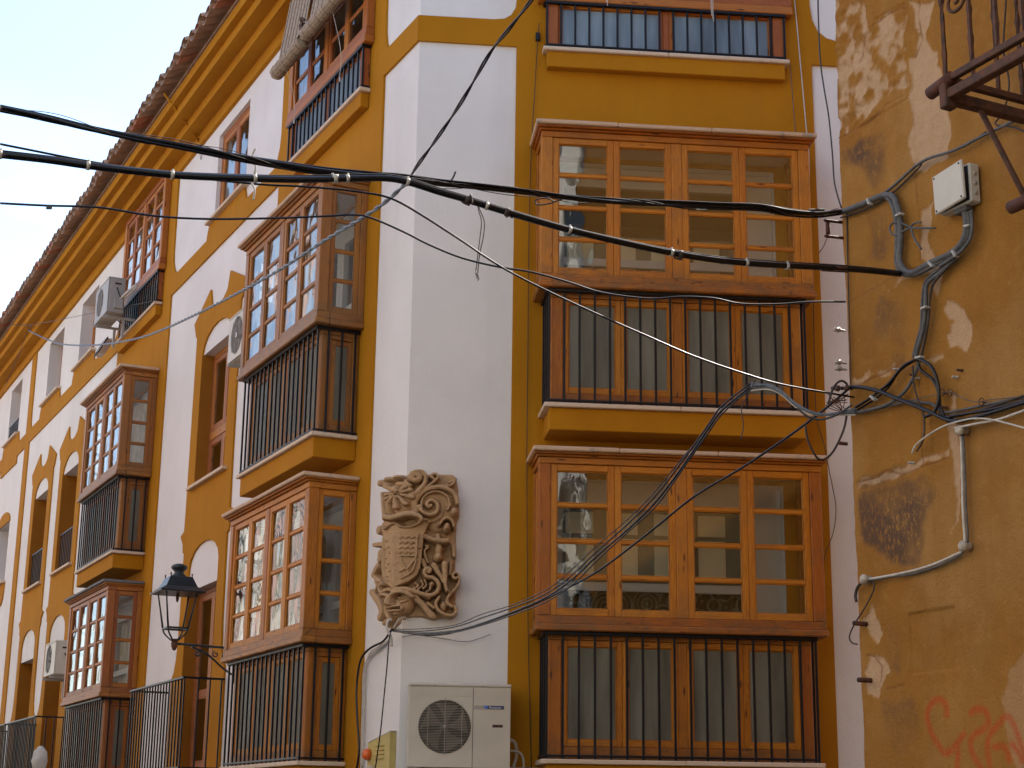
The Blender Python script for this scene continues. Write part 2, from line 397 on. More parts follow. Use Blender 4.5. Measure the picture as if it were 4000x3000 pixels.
M['cablew'] = simple('white_cable', (.58, .54, .48), .6, .1, 25)
M['cablen'] = simple('brown_wire', (.05, .035, .03), .7, .2, 25)
M['cablebg'] = simple('blue_grey_cable', (.13, .16, .20), .5, .2, 40)
M['tie'] = simple('cable_tie', (.52, .50, .46), .6, .2, 60)
M['acw'] = simple('ac_paint', (.56, .52, .44), .45, .06, 3)
M['acg'] = simple('ac_grey_paint', (.36, .35, .33), .5, .08, 3)
M['dark'] = simple('dark_void', (.02, .018, .016), .8)
M['blade'] = simple('fan_blade', (.10, .085, .07), .5)
M['wire'] = simple('grille_wire', (.34, .30, .25), .45)
M['navy'] = simple('navy_label', (.03, .045, .13), .4, .02); M['blue'] = simple('blue_flash', (.07, .16, .55), .4, .02)
M['silver'] = simple('silver_label', (.36, .34, .30), .35, .05)
M['print'] = simple('white_print', (.75, .74, .72), .5, .02)
M['maroon'] = simple('dark_handle', (.055, .015, .012), .5)
M['yellowbox'] = simple('faded_yellow_plastic', (.52, .42, .14), .5, .1, 5)
M['orange'] = simple('orange_lens', (.72, .13, .02), .3, .05)
M['greyside'] = simple('aged_plastic', (.50, .47, .40), .5, .08, 5)
M['jbox'] = simple('junction_plastic', (.60, .57, .50), .45, .06, 5)
M['porc'] = simple('porcelain', (.46, .40, .33), .4, .15, 40)
M['room'] = simple('room_paint', (.56, .44, .32), .9, .06, 1)
M['ceil'] = simple('bay_ceiling', (.60, .48, .39), .9, .04, 1)
M['inner'] = simple('white_joinery', (.60, .57, .54), .45, .04, 2)
M['curt'] = simple('cream_curtain', (.52, .47, .37), .95, .08, 3)
M['basket'] = simple('wicker', (.16, .07, .035), .9, .3, 60, 0, .8, 150); M['linen'] = simple('white_linen', (.6, .58, .54), .9)
M['lamp'] = simple('lantern_paint', (.016, .024, .030), .40, .2, 12)
M['bamboo'] = simple('blind_slat', (.36, .28, .20), .75, .2, 30)
M['bambood'] = simple('blind_cord', (.12, .07, .05), .8)
M['roofs'] = simple('roof_mortar', (.30, .20, .14), .9, .2, 8)
M['asph'] = simple('street_asphalt', (.055, .053, .05), .9, .2, 3, 0, .5, 90)
M['pave'] = simple('pavement_stone', (.23, .21, .19), .85, .15, 2)
M['cream'] = simple('cream_facade', (.60, .56, .49), .9, .05, 1)
M['pink'] = simple('pink_facade', (.55, .37, .33), .9, .08, 1)
M['greyst'] = simple('grey_green_trim', (.22, .23, .18), .8, .1, 2)
M['dglass'] = simple('dark_window', (.03, .035, .04), .08, .1, 2)
M['flood'] = simple('floodlight_glass', (.55, .50, .45), .3, .1, 4)

M['stoneg'] = m_stone('grey_roof_slab', (.10, .105, .115), (.20, .205, .215), .5)
M['standc'] = simple('cream_standin', (.74, .66, .47), .7, .05, 2); M['bargr'] = simple('grey_green_paint', (.20, .21, .165), .7, .08, 2)
def m_lace():
    k = NT('lace_curtain'); p = k.obj(); v = k.n('TexVoronoi', Vector=k.mapv(p, (6.5, .01, 6.5)), Scale=1.0).outputs['Distance']
    w = k.math('SINE', k.math('MULTIPLY', v, 26.0)); w = k.ramp(w, [(.45, 0.0), (.62, 1.0)])
    c = k.mix(w, (.075, .075, .050), (.22, .22, .165)); return k.done(k.pbr(c, .95, spec=.1))
M['lace'] = m_lace()

# measured runs of cables (world metres) and carving strokes (arc position, height)
DATA = {"cab":{"c1":[[-2.1196,6.2504,4.4194],[-1.9534,6.34,4.4188],[-1.7824,6.4323,4.4099],[-1.6076,6.5266,4.4112],[-1.4284,6.6232,4.4168],[-1.2441,6.7227,4.4183],[-1.0549,6.8247,4.4242],[-0.8606,6.9295,
4.4346],[-0.6611,7.0372,4.4567],[-0.518,7.1143,4.4764],[-0.3505,7.2047,4.4898],[-0.1355,7.3207,4.5159],[0.0862,7.4403,4.5404],[0.3149,7.5637,4.5633],[0.551,7.691,4.5967],[0.7951,7.8227,4.6413],[1.0475,
7.9588,4.6874],[1.2824,8.0855,4.7345],[1.4424,8.1719,4.7439],[1.6062,8.2602,4.7694],[1.7634,8.345,4.8199]],"c2":[[-2.0702,6.1615,4.1719],[-1.9044,6.2336,4.1824],[-1.7517,6.3001,4.1859],[-1.5613,6.3829,
4.1961],[-1.3845,6.4599,4.2113],[-1.1123,6.5783,4.2507],[-0.9255,6.6596,4.282],[-0.7344,6.7427,4.3227],[-0.578,6.8108,4.3547],[-0.478,6.8543,4.3561],[-0.3355,6.9163,4.3341],[-0.2117,6.9701,4.3192],
[-0.023,7.0523,4.2909],[0.2562,7.1737,4.2568],[0.5212,7.289,4.2385],[0.7479,7.3877,4.2284],[0.9803,7.4888,4.2298],[1.2191,7.5927,4.248],[1.59,7.7541,4.2896],[1.7939,7.8428,4.3083],[1.9627,7.9162,
4.3184]],"c3":[[-2.2017,6.5393,4.3784],[-2.0956,6.5858,4.3742],[-1.8431,6.6966,4.3662],[-1.4702,6.8602,4.371],[-1.1605,6.9961,4.3923],[-1.0018,7.0657,4.4134],[-0.8397,7.1368,4.4304],[-0.7159,7.1912,
4.4376],[-0.59,7.2464,4.4334],[-0.4611,7.3029,4.385],[-0.2426,7.3988,4.2745],[-0.1319,7.4474,4.2139],[0.0019,7.5061,4.1517],[0.2052,7.5953,4.0785],[0.4351,7.6962,4.0051],[0.6697,7.7991,3.935],[0.9091,
7.9041,3.8659],[1.1788,8.0224,3.8108],[1.4048,8.1216,3.7797],[1.7809,8.2866,3.7664]],"c4":[[-2.2107,6.6418,4.148],[-2.0339,6.7172,4.169],[-1.8259,6.8059,4.1976],[-1.6105,6.8978,4.1965],[-1.3815,6.9954,
4.2212],[-1.0874,7.1209,4.2772],[-0.8855,7.207,4.3217],[-0.762,7.2597,4.3504],[-0.678,7.2955,4.3513],[-0.5279,7.3596,4.3075],[-0.3973,7.4153,4.2596],[-0.2436,7.4808,4.2194],[-0.0658,7.5567,4.2034],
[0.0922,7.6241,4.2026],[0.2761,7.7025,4.1791],[0.4396,7.7723,4.1515],[0.6778,7.8739,4.1563],[0.8485,7.9467,4.1921],[1.0222,8.0208,4.2111],[1.1731,8.0851,4.2039],[1.3788,8.1729,4.2323],[1.563,8.2515,
4.2728],[1.7667,8.3383,4.3035]],"c5a":[[0.0825,6.1995,4.9522],[0.0602,6.2497,4.9361],[-0.0322,6.4587,4.9097],[-0.1134,6.6423,4.8904],[-0.2414,6.9317,4.7936],[-0.3558,7.1904,4.7337],[-0.478,7.4667,
4.6825],[-0.5288,7.5816,4.6509]],"c5b":[[-0.5288,7.5816,4.6509],[-0.64,7.864,4.6673],[-0.7917,8.2489,4.7209],[-1.1048,9.0437,4.8635],[-1.5265,10.1141,5.0392],[-2.059,11.4656,5.2979],[-2.7516,13.2237,
5.6556],[-3.4789,15.0697,6.0599],[-4.3152,17.1924,6.5993],[-5.438,20.0424,7.3858],[-6.7694,23.4219,8.3985],[-8.637,28.1623,9.9915]],"c5c":[[-8.637,28.1623,9.9915],[-8.63,28.148,10.0821],[-10.1832,
31.3125,11.0437]],"c5d":[[-8.63,28.148,10.0821],[-7.4216,25.9131,9.522],[-5.9694,23.1814,8.8389],[-4.8288,21.2208,8.3709]],"c5e":[[-8.63,28.148,10.0821],[-9.2173,29.5715,9.9371],[-10.5462,32.9598,
10.0262]],"b0":[[1.2778,8.5047,3.8774],[1.1564,8.7694,3.8092],[1.0947,8.904,3.7359],[0.9883,9.1361,3.5899],[0.8549,9.4271,3.4308],[0.7147,9.7329,3.3191],[0.541,10.1118,3.2095],[0.4095,10.3986,3.1113],
[0.2425,10.7629,3.0342],[0.0017,11.2881,2.9899],[-0.1943,11.7155,2.9678],[-0.4054,12.1759,2.9646],[-0.715,12.8513,3.0186],[-0.9498,13.3633,3.0948]],"n0":[[1.2777,8.5046,3.8773],[1.3657,8.4656,3.8733],
[1.4334,8.4356,3.8256],[1.4997,8.4062,3.7532],[1.5883,8.3669,3.6969],[1.6773,8.3275,3.6858],[1.7841,8.2801,3.7003]],"b1":[[1.2781,8.5041,3.8926],[1.1568,8.7685,3.8352],[1.095,8.9033,3.7569],[0.9887,
9.1353,3.622],[0.8552,9.4264,3.469],[0.7149,9.7325,3.3527],[0.541,10.1117,3.2383],[0.4094,10.3988,3.1408],[0.2423,10.7633,3.0585],[0.0012,11.289,3.0216],[-0.195,11.717,3.0073],[-0.406,12.1773,2.9919],
[-0.7155,12.8523,3.033],[-0.9498,13.3633,3.0988]],"n1":[[1.2781,8.5044,3.8927],[1.3655,8.4657,3.8657],[1.4333,8.4358,3.8205],[1.4996,8.4064,3.7482],[1.5883,8.3672,3.6945],[1.6773,8.3278,3.6834],
[1.7838,8.2807,3.6905]],"b2":[[1.2776,8.5052,3.8672],[1.1561,8.7702,3.7884],[1.0944,8.9047,3.7122],[0.9881,9.1366,3.5739],[0.8546,9.4276,3.4035],[0.7146,9.7331,3.3023],[0.541,10.1118,3.1806],[0.4096,
10.3984,3.0759],[0.2427,10.7624,3.0038],[0.0019,11.2876,2.9708],[-0.194,11.715,2.9547],[-0.4051,12.1754,2.9544],[-0.7148,12.8508,3.0114],[-0.9498,13.3633,3.1028]],"n2":[[1.2775,8.5047,3.8671],[1.3654,
8.4659,3.858],[1.4332,8.436,3.8155],[1.4995,8.4067,3.7433],[1.5882,8.3675,3.692],[1.6773,8.3282,3.681],[1.7836,8.2813,3.6808]],"b3":[[1.2773,8.5058,3.852],[1.1565,8.7692,3.817],[1.0946,8.9042,3.728],
[0.9888,9.1349,3.6381],[0.8554,9.4259,3.4964],[0.715,9.7322,3.3807],[0.541,10.1117,3.273],[0.4093,10.399,3.1763],[0.2421,10.7636,3.0828],[0.001,11.2896,3.0407],[-0.1955,11.7181,3.0337],[-0.4063,12.178,
3.0056],[-0.716,12.8535,3.0511],[-0.9498,13.3633,3.1068]],"n3":[[1.2771,8.5048,3.8518],[1.3652,8.4661,3.8504],[1.4331,8.4362,3.8105],[1.4994,8.4069,3.7383],[1.5882,8.3678,3.6896],[1.6773,8.3286,
3.6786],[1.7833,8.2819,3.671]],"k":[[1.7621,8.3022,3.8202],[1.6616,8.4898,3.7487],[1.5089,8.7748,3.6612],[1.3055,9.1544,3.5659],[1.0863,9.5634,3.4824],[0.8485,10.0073,3.3345],[0.5907,10.4884,3.1862],
[0.3968,10.8502,3.1151],[0.1596,11.293,3.0496],[-0.1302,11.8339,3.0024],[-0.4112,12.3583,2.9747],[-0.6394,12.7841,2.9979],[-0.9498,13.3633,3.0948]],"lp":[[1.5001,8.1633,3.5795],[1.5109,8.171,3.5087],
[1.5538,8.2014,3.4315],[1.5968,8.2318,3.4194],[1.6595,8.2762,3.4739],[1.7261,8.3234,3.5962],[1.7534,8.3427,3.7006]],"lp2":[[1.4619,8.1702,3.6781],[1.5195,8.1955,3.6363],[1.5969,8.2295,3.631],[1.6897,
8.2703,3.6694],[1.7713,8.3062,3.729]],"lp3":[[1.6183,8.1407,3.6972],[1.6546,8.1888,3.7887],[1.7058,8.2566,3.8447],[1.7485,8.3131,3.8479],[1.7603,8.3287,3.8221]],"h1":[[-0.1877,7.8978,4.6768],[-0.1774,
7.898,4.6316],[-0.1527,7.8985,4.5667],[-0.1559,7.8985,4.4815],[-0.1731,7.8981,4.3865],[-0.1806,7.8979,4.2873]],"h1b":[[-0.1929,7.9176,4.6845],[-0.1825,7.9179,4.6316],[-0.1672,7.9182,4.5689],[-0.1748,
7.9181,4.4684],[-0.1848,7.9178,4.3685],[-0.1907,7.9177,4.3063]],"h2":[[-1.1706,6.9014,4.5284],[-1.1845,6.8991,4.4823],[-1.1658,6.9022,4.4347],[-1.1785,6.9001,4.3669],[-1.1643,6.9025,4.3281],[-1.1678,
6.9019,4.2791]],"h3":[[-0.3408,7.9927,4.8092],[-0.3222,7.9935,4.8381],[-0.3086,7.994,4.8746]],"h4":[[0.2489,7.9961,4.7315],[0.1771,7.998,4.7057],[0.1172,7.9991,4.7001],[0.1122,7.9992,4.7257],[0.1649,
7.9983,4.7363],[0.2082,7.9973,4.7161]],"h5":[[1.2953,8.4513,3.8991],[1.2597,8.4567,3.8236],[1.2194,8.4626,3.7485],[1.2267,8.4615,3.6474],[1.2106,8.4639,3.5723]],"tag":[[-2.0158,6.7035,4.1661],[-2.0143,
6.7039,4.1471]],"ties":[[-2.0621,6.1651,4.1735],[-1.7568,6.2979,4.1849],[-1.4237,6.4428,4.208],[-1.116,6.5767,4.25],[-0.7247,6.7469,4.3245],[-0.478,6.8543,4.3561],[-0.1241,7.0083,4.3062],[0.2605,
7.1756,4.2575],[0.7594,7.3927,4.228],[1.1276,7.5529,4.24],[1.3409,7.6457,4.2585]],"knots":[[-0.7827,6.7217,4.3135],[-0.2117,6.9701,4.3192],[-0.0336,7.0476,4.2935],[0.7939,7.4077,4.2268]],"v1":[[1.7033,
8.4296,6.1523],[1.7009,8.4301,6.0083],[1.7021,8.4299,5.7515],[1.7162,8.427,5.5812],[1.735,8.4232,5.4123],[1.7468,8.4207,5.1907],[1.7506,8.4199,5.0267],[1.7666,8.4166,4.9309],[1.7835,8.413,4.8624]],
"v2":[[2.5556,13.7487,9.0215],[2.5754,13.7506,8.694],[2.6018,13.7532,8.1863],[2.6277,13.7558,7.6872],[2.6412,13.7571,7.4632],[2.6347,13.7565,7.1511]],"v3":[[0.2037,13.5273,8.591],[0.1922,13.5262,
8.4755],[0.1681,13.5238,7.9071],[0.1509,13.5221,7.5492],[0.1355,13.5206,7.0213],[0.1303,13.5201,6.3335],[0.1325,13.5203,5.3333],[0.133,13.5204,4.527],[0.1528,13.5223,3.3618],[0.1755,13.5245,2.6128],
[0.1962,13.5266,2.0324]],"v4":[[2.4952,13.7427,8.3408],[2.5058,13.7438,8.1346],[2.5199,13.7452,7.7713],[2.5311,13.7463,7.5916]],"v5":[[2.638,13.7668,6.1109],[2.6265,13.7657,5.4351],[2.6281,13.7659,
5.0214],[2.6842,13.7714,4.7781],[2.7171,13.7746,4.5763],[2.7498,13.7778,4.376],[2.7677,13.7796,4.2165],[2.736,13.7765,4.0167],[2.6701,13.77,3.8568],[2.6112,13.7642,3.659]],"q1":[[-0.9498,13.3633,
3.0948],[-1.0256,13.5632,3.0296],[-1.151,13.8186,2.9976],[-1.2322,13.984,2.9361],[-1.2651,14.0512,2.826],[-1.2755,14.0724,2.6349],[-1.2492,14.0187,2.3646],[-1.2266,13.9727,2.1742],[-1.2471,14.0145,
2.0069]],"q2":[[-0.9498,13.3633,3.0948],[-0.9608,13.2949,3.0019],[-0.9705,13.3148,2.8014],[-0.9883,13.3509,2.5847],[-1.0118,13.3989,2.297],[-1.052,13.4808,1.9933]],"q3":[[-0.9664,13.6241,3.0633],
[-1.0995,13.8953,3.0138],[-1.1767,14.0525,2.9745],[-1.2083,14.1169,2.8325],[-1.2105,14.1214,2.4473],[-1.2008,14.1018,2.0102]],"q4":[[-0.9836,13.6593,3.0517],[-1.0989,13.894,2.9983],[-1.1832,14.0659,
2.9524],[-1.2197,14.1402,2.8345],[-1.2199,14.1407,2.4484],[-1.2121,14.1246,2.0107]],"q5":[[-1.001,13.6947,3.0401],[-1.0982,13.8927,2.9828],[-1.1898,14.0793,2.9303],[-1.2311,14.1635,2.8364],[-1.2294,
14.16,2.4494],[-1.2233,14.1476,2.0112]],"q6":[[-0.8673,13.442,3.0524],[-0.7481,13.4538,3.0702],[-0.5226,13.476,3.0456],[-0.3343,13.4945,3.0276],[-0.147,13.5129,3.0921]]},"wc":{"conduit":[[1.7649,
8.3533,4.8178],[1.7984,8.2851,4.8081],[1.8589,8.1618,4.7981],[1.9178,8.0417,4.7909],[1.9548,7.9663,4.7592],[1.9691,7.9374,4.6946],[1.9773,7.9206,4.5999],[1.9733,7.9288,4.4773],[1.9676,7.9404,4.4013],
[1.9845,7.9059,4.3325],[2.0151,7.8436,4.3043],[2.0695,7.7327,4.3156],[2.1297,7.6101,4.3169],[2.1718,7.5243,4.3465],[2.189,7.4893,4.4172],[2.1864,7.4946,4.5026]],"conduit2":[[1.9113,8.0665,4.7928],
[1.9403,8.0073,4.7648],[1.9578,7.9716,4.695],[1.9657,7.9555,4.5875],[1.9618,7.9636,4.4645],[1.9594,7.9685,4.391],[1.978,7.9305,4.3235],[2.0243,7.8362,4.2921],[2.086,7.7105,4.2985],[2.1461,7.588,
4.3094],[2.1856,7.5075,4.3525],[2.1995,7.4793,4.4136],[2.1969,7.4845,4.4989]],"grey1":[[2.2019,7.4404,4.4821],[2.2016,7.441,4.3994],[2.1906,7.4633,4.3366],[2.1544,7.5371,4.2962],[2.0945,7.6591,
4.2736]],"up1":[[1.7663,8.3618,4.8104],[1.8433,8.2049,4.7963],[1.945,7.9978,4.8074],[2.0596,7.7643,4.8667],[2.1656,7.5483,4.8395],[2.2672,7.3413,4.8369],[2.3971,7.0767,4.828]],"up2":[[1.7684,8.3756,
4.7943],[1.8624,8.1842,4.7702],[1.9636,7.978,4.787],[2.0541,7.7937,4.8486],[2.0783,7.7442,4.8712],[2.1982,7.5,4.8366],[2.2711,7.3515,4.8535]],"d1":[[2.1571,7.5656,4.2897],[2.0992,7.6836,4.246],[2.0589,
7.7657,4.2201],[2.0506,7.7826,4.1578],[2.0443,7.7954,4.0654],[2.0357,7.8129,3.9938],[2.0195,7.8459,3.9243],[2.0065,7.8724,3.8599]],"d2":[[2.1451,7.5901,4.2815],[2.1065,7.6687,4.241],[2.075,7.7329,
4.2021],[2.0617,7.7599,4.1266],[2.0517,7.7804,4.0129],[2.025,7.8347,3.8614]],"d3":[[2.1358,7.6204,4.2967],[2.0866,7.7205,4.2633],[2.052,7.7911,4.2333],[2.0397,7.8162,4.1443],[2.0326,7.8306,4.028],
[2.0143,7.868,3.9427],[1.9995,7.898,3.8743]],"e1":[[2.0057,7.8513,3.8539],[1.9585,7.9475,3.8395],[1.9088,8.0488,3.7794],[1.8421,8.1846,3.736],[1.7878,8.2953,3.7141]],"e2":[[2.0063,7.8729,3.8529],
[1.9539,7.9797,3.8291],[1.9085,8.0721,3.7613],[1.8618,8.1673,3.7269],[1.7906,8.3123,3.6985]],"e3":[[2.0166,7.852,3.8375],[1.999,7.8877,3.7756],[1.9658,7.9553,3.7144],[1.9253,8.0378,3.6848],[1.8766,
8.1371,3.6754],[1.7903,8.3128,3.6887]],"f1":[[2.0095,7.821,3.8454],[2.0455,7.7477,3.7898],[2.0635,7.7109,3.7097],[2.0661,7.7056,3.6155],[2.0491,7.7402,3.5546],[2.0189,7.8018,3.5463]],"f2":[[1.9886,
7.8635,3.8213],[1.9885,7.8637,3.7262],[2.0019,7.8364,3.6249],[2.0136,7.8126,3.5675],[2.0162,7.8072,3.5126],[2.009,7.8219,3.4348],[1.9862,7.8684,3.3871]],"f3":[[2.0122,7.8609,3.8448],[2.0226,7.8396,
3.7913],[2.0582,7.7671,3.7248],[2.0748,7.7333,3.646],[2.0782,7.7265,3.5747],[2.0946,7.6929,3.5022],[2.1157,7.65,3.4829]],"g1":[[1.7656,8.3178,3.8293],[1.8239,8.1991,3.7937],[1.8798,8.0851,3.74],
[1.9491,7.9441,3.6611],[2.0302,7.7787,3.5686],[2.1078,7.6206,3.4802],[2.2055,7.4217,3.4664],[2.3312,7.1656,3.4669]],"g2":[[1.7937,8.3286,3.6927],[1.88,8.1529,3.6746],[1.9755,7.9584,3.6604],[2.0358,
7.8354,3.6251],[2.0535,7.7995,3.6115],[2.0929,7.7192,3.55],[2.1502,7.6025,3.5331],[2.2335,7.4327,3.5206],[2.3454,7.2047,3.4988]],"g3":[[2.0765,7.7071,3.5123],[2.1128,7.6332,3.5106],[2.183,7.4902,
3.4942],[2.2508,7.352,3.4827],[2.336,7.1785,3.4789]],"g4":[[2.0717,7.7396,3.5594],[2.0951,7.6919,3.5157],[2.138,7.6045,3.5039],[2.215,7.4477,3.5019],[2.3415,7.19,3.5079]],"white":[[1.967,7.8848,
3.3788],[1.9804,7.8575,3.4147],[2.0222,7.7723,3.4466],[2.0746,7.6657,3.4679],[2.132,7.5488,3.4675],[2.1735,7.4641,3.4564],[2.2267,7.3557,3.4218],[2.3213,7.163,3.3335]],"whitec":[[2.1094,7.6174,3.4454],
[2.1767,7.4802,3.4359],[2.2444,7.3424,3.4254],[2.3298,7.1684,3.4333]],"p1":[[2.1352,7.6103,3.4282],[2.1337,7.6132,3.2759],[2.1283,7.6242,3.0557],[2.126,7.629,2.8807],[2.0923,7.6977,2.8475],[2.0041,
7.8773,2.8187],[1.9128,8.0633,2.8113],[1.8046,8.2838,2.8141]],"p2":[[2.1442,7.6033,3.4267],[2.1441,7.6034,3.2739],[2.1401,7.6117,3.0535],[2.1349,7.6222,2.8797],[2.0792,7.7357,2.8269],[1.9754,7.9472,
2.7996],[1.891,8.1192,2.8054],[1.806,8.2923,2.8059]],"p3":[[1.8044,8.2841,2.8095],[1.7759,8.3422,2.7914],[1.7631,8.3684,2.7477],[1.7653,8.3638,2.7117]],"p4":[[1.8253,8.2417,2.799],[1.8289,8.2342,
2.7607],[1.7973,8.2986,2.6804],[1.7537,8.3875,2.5971],[1.7355,8.4246,2.5425],[1.7429,8.4095,2.5105],[1.7624,8.3698,2.4973]],"v":[[1.7967,8.3454,4.8365],[1.7909,8.3571,4.445],[1.7877,8.3637,4.0855],
[1.7846,8.3699,3.8585]],"wire1":[[1.9252,8.0382,3.6801],[2.0026,7.8803,3.655],[2.0923,7.6976,3.6416],[2.1097,7.6621,3.6371],[2.1345,7.6116,3.6036],[2.1822,7.5146,3.5498],[2.2434,7.3897,3.532],[2.3411,
7.1909,3.4973]],"wire2":[[2.3928,7.0854,4.727],[2.349,7.1747,4.8007],[2.2964,7.2818,4.8639],[2.3232,7.2273,4.9068],[2.3447,7.1834,5.0303],[2.3353,7.2026,5.2082],[2.3492,7.1743,5.4137],[2.3547,7.163,
5.4815]],"knot1":[[2.0058,7.8513,4.5493],[1.9675,7.9291,4.6029],[1.9433,7.9784,4.6084],[1.9375,7.9903,4.5798],[1.9527,7.9594,4.5434],[1.9816,7.9004,4.5422],[2.0056,7.8516,4.5444],[2.0218,7.8186,
4.5572],[2.0448,7.7717,4.5449]],"knot2":[[2.0102,7.8422,4.541],[2.0887,7.6824,4.4803]],"knot3":[[2.0102,7.8422,4.541],[2.0191,7.8241,4.4774],[2.04,7.7814,4.4056]],"clips":[[1.8654,8.1145,4.785],
[1.9682,7.905,4.6342],[2.0649,7.7082,4.2998],[2.1857,7.4619,4.4117],[2.0363,7.7663,4.0922],[2.0097,7.8206,3.8524],[2.141,7.5531,4.3017],[1.8484,8.1492,3.727]],"ins":[[2.1313,7.5955,3.4292],[2.1206,
7.6174,2.8788],[1.7947,8.2813,2.8136]],"hooks":[[2.0851,7.7123,3.6453],[2.1096,7.6625,3.6326],[2.2026,7.4729,3.5394]],"bolts":[[1.9489,8.0352,3.8492],[2.0037,7.9235,3.7902],[2.0169,7.8967,3.7664],
[2.1005,7.7263,3.575],[1.9842,7.9632,3.3496],[2.1543,7.6166,3.7316],[2.1389,7.6481,3.7054]],"stubs":[[1.8049,8.3512,2.5982],[1.8127,8.3355,2.3149]]},"rel":{"outline":[[-0.45,4.3979],[-0.4321,4.4351],
[-0.3583,4.438],[-0.2735,4.4267],[-0.1595,4.424],[-0.0751,4.4124],[-0.015,4.4017],[0.0279,4.4185],[0.0642,4.4146],[0.0844,4.4242],[0.1073,4.4305],[0.1339,4.4217],[0.1574,4.4048],[0.2186,4.4167],
[0.2496,4.4099],[0.3844,4.4125],[0.4159,4.3861],[0.4206,4.3431],[0.4313,4.2964],[0.4314,4.1988],[0.4465,4.1214],[0.446,4.0515],[0.4279,4.0045],[0.4219,3.927],[0.4216,3.8499],[0.4247,3.797],[0.4233,
3.6821],[0.4216,3.5866],[0.4524,3.5684],[0.4645,3.5307],[0.4544,3.4735],[0.4291,3.416],[0.4269,3.3403],[0.4299,3.357],[0.4424,3.3008],[0.4453,3.2557],[0.4214,3.225],[0.3916,3.2092],[0.3274,3.2151],
[0.2601,3.1947],[0.2111,3.201],[0.158,3.2184],[0.0924,3.2168],[0.0407,3.2096],[0.0291,3.195],[-0.0123,3.1672],[-0.0641,3.1569],[-0.1079,3.1432],[-0.1828,3.1376],[-0.2658,3.1551],[-0.2586,3.1888],
[-0.3337,3.2231],[-0.3574,3.2562],[-0.3571,3.3101],[-0.4113,3.3895],[-0.5012,3.4504],[-0.526,3.4885],[-0.5161,3.5093],[-0.5099,3.5556],[-0.4476,3.5676],[-0.4944,3.6166],[-0.4454,3.6575],[-0.386,
3.6969],[-0.4102,3.7315],[-0.4015,3.809],[-0.4521,3.8437],[-0.4654,3.8733],[-0.4152,3.9017],[-0.311,3.9063],[-0.4085,3.9434],[-0.4758,3.9852],[-0.471,4.0482],[-0.4096,4.0706],[-0.3911,4.0995],[-0.3878,
4.1787],[-0.3737,4.2562],[-0.346,4.2995],[-0.294,4.3025],[-0.3283,4.3364],[-0.4147,4.3595]],"F":[["b","slab",[0.2645,4.1156],[0.17,0.2],0.075],["r","volute",[[0.1185,4.0181],[0.0919,4.0638],[0.0822,
4.1179],[0.0925,4.1763],[0.1349,4.2398],[0.203,4.2752],[0.2795,4.2856],[0.357,4.2627],[0.404,4.2213],[0.4246,4.1596]],0.02,0.115,0.02],["r","volute",[[0.1523,4.0153],[0.2099,4.0016],[0.2666,4.0266],
[0.2999,4.0741],[0.3023,4.1363],[0.2665,4.1896],[0.2085,4.2091],[0.1629,4.194],[0.1373,4.1504]],0.016,0.085,0.016],["r","volute",[[0.1305,4.1191],[0.1291,4.1696],[0.166,4.2214],[0.2306,4.2469],[0.2999,
4.2374],[0.3469,4.1961],[0.3598,4.1381],[0.3415,4.0987]],0.01,0.105,0.01],["r","volute",[[0.1164,4.1187],[0.1277,4.0803],[0.1588,4.058],[0.2011,4.0497],[0.2428,4.0645],[0.2609,4.1039],[0.2522,4.1463],
[0.2171,4.1705],[0.1829,4.1616],[0.1703,4.132],[0.186,4.1151],[0.2049,4.1254]],0.017,0.125,0.017],["b","volute",[0.3993,4.085],[0.035,0.04],0.12],["b","volute",[0.3633,4.1499],[0.03,0.05],0.09],["r",
"scroll",[[0.283,4.3033],[0.3369,4.3011],[0.375,4.3142],[0.3938,4.3383],[0.3782,4.3456],[0.3592,4.3332]],0.012,0.09,0.012],["r","scroll",[[0.0918,4.2074],[0.1271,4.2435],[0.1795,4.292],[0.2284,4.3328],
[0.2545,4.365],[0.2423,4.392],[0.2116,4.391],[0.2005,4.371],[0.2202,4.356]],0.014,0.115,0.014],["r","scroll",[[0.0684,4.2191],[0.0914,4.2268],[0.1191,4.2666],[0.1482,4.3144],[0.1547,4.3616],[0.1343,
4.404],[0.1018,4.4186],[0.0732,4.4027],[0.0623,4.3677],[0.0776,4.3361],[0.1034,4.3403],[0.1114,4.3679],[0.0968,4.3832]],0.02,0.125,0.02],["b","scroll",[0.097,4.3714],[0.03,0.035],0.105],["b","plume",
[-0.1452,4.3758],[0.05,0.028],0.13],["b","plume",[-0.029,4.3684],[0.03,0.026],0.135],["b","plume",[-0.3965,4.3925],[0.03,0.034],0.1],["r","plume",[[-0.277,4.3474],[-0.1495,4.3053],[-0.0595,4.2677]],
0.022,0.1,0.022],["r","plume",[[-0.0312,4.3138],[0.0081,4.3125],[0.052,4.2976]],0.018,0.11,0.018],["r","plume",[[0.0268,4.3343],[0.046,4.2979],[0.0528,4.2585]],0.012,0.115,0.012],["b","helmet",[0.0051,
4.1684],[0.085,0.15],0.12],["b","helmet",[-0.1681,4.1625],[0.05,0.1],0.1],["r","helmet",[[-0.3134,4.2859],[-0.2974,4.2235],[-0.2816,4.1613],[-0.2542,4.0858]],0.018,0.115,0.018],["r","helmet",[[-0.0251,
4.2092],[-0.0425,4.1872],[-0.0649,4.163]],0.008,0.15,0.017],["r","helmet",[[-0.0128,4.1948],[-0.0116,4.1523],[-0.0102,4.1039]],0.008,0.16,0.017],["r","helmet",[[0.0009,4.201],[0.0201,4.1678],[0.0407,
4.1306]],0.008,0.155,0.017],["r","helmet",[[0.0097,4.2147],[0.0397,4.2014],[0.072,4.1879]],0.008,0.145,0.017],["r","helmet",[[0.0069,4.2306],[0.0333,4.2392],[0.0619,4.2504]],0.008,0.14,0.017],["r",
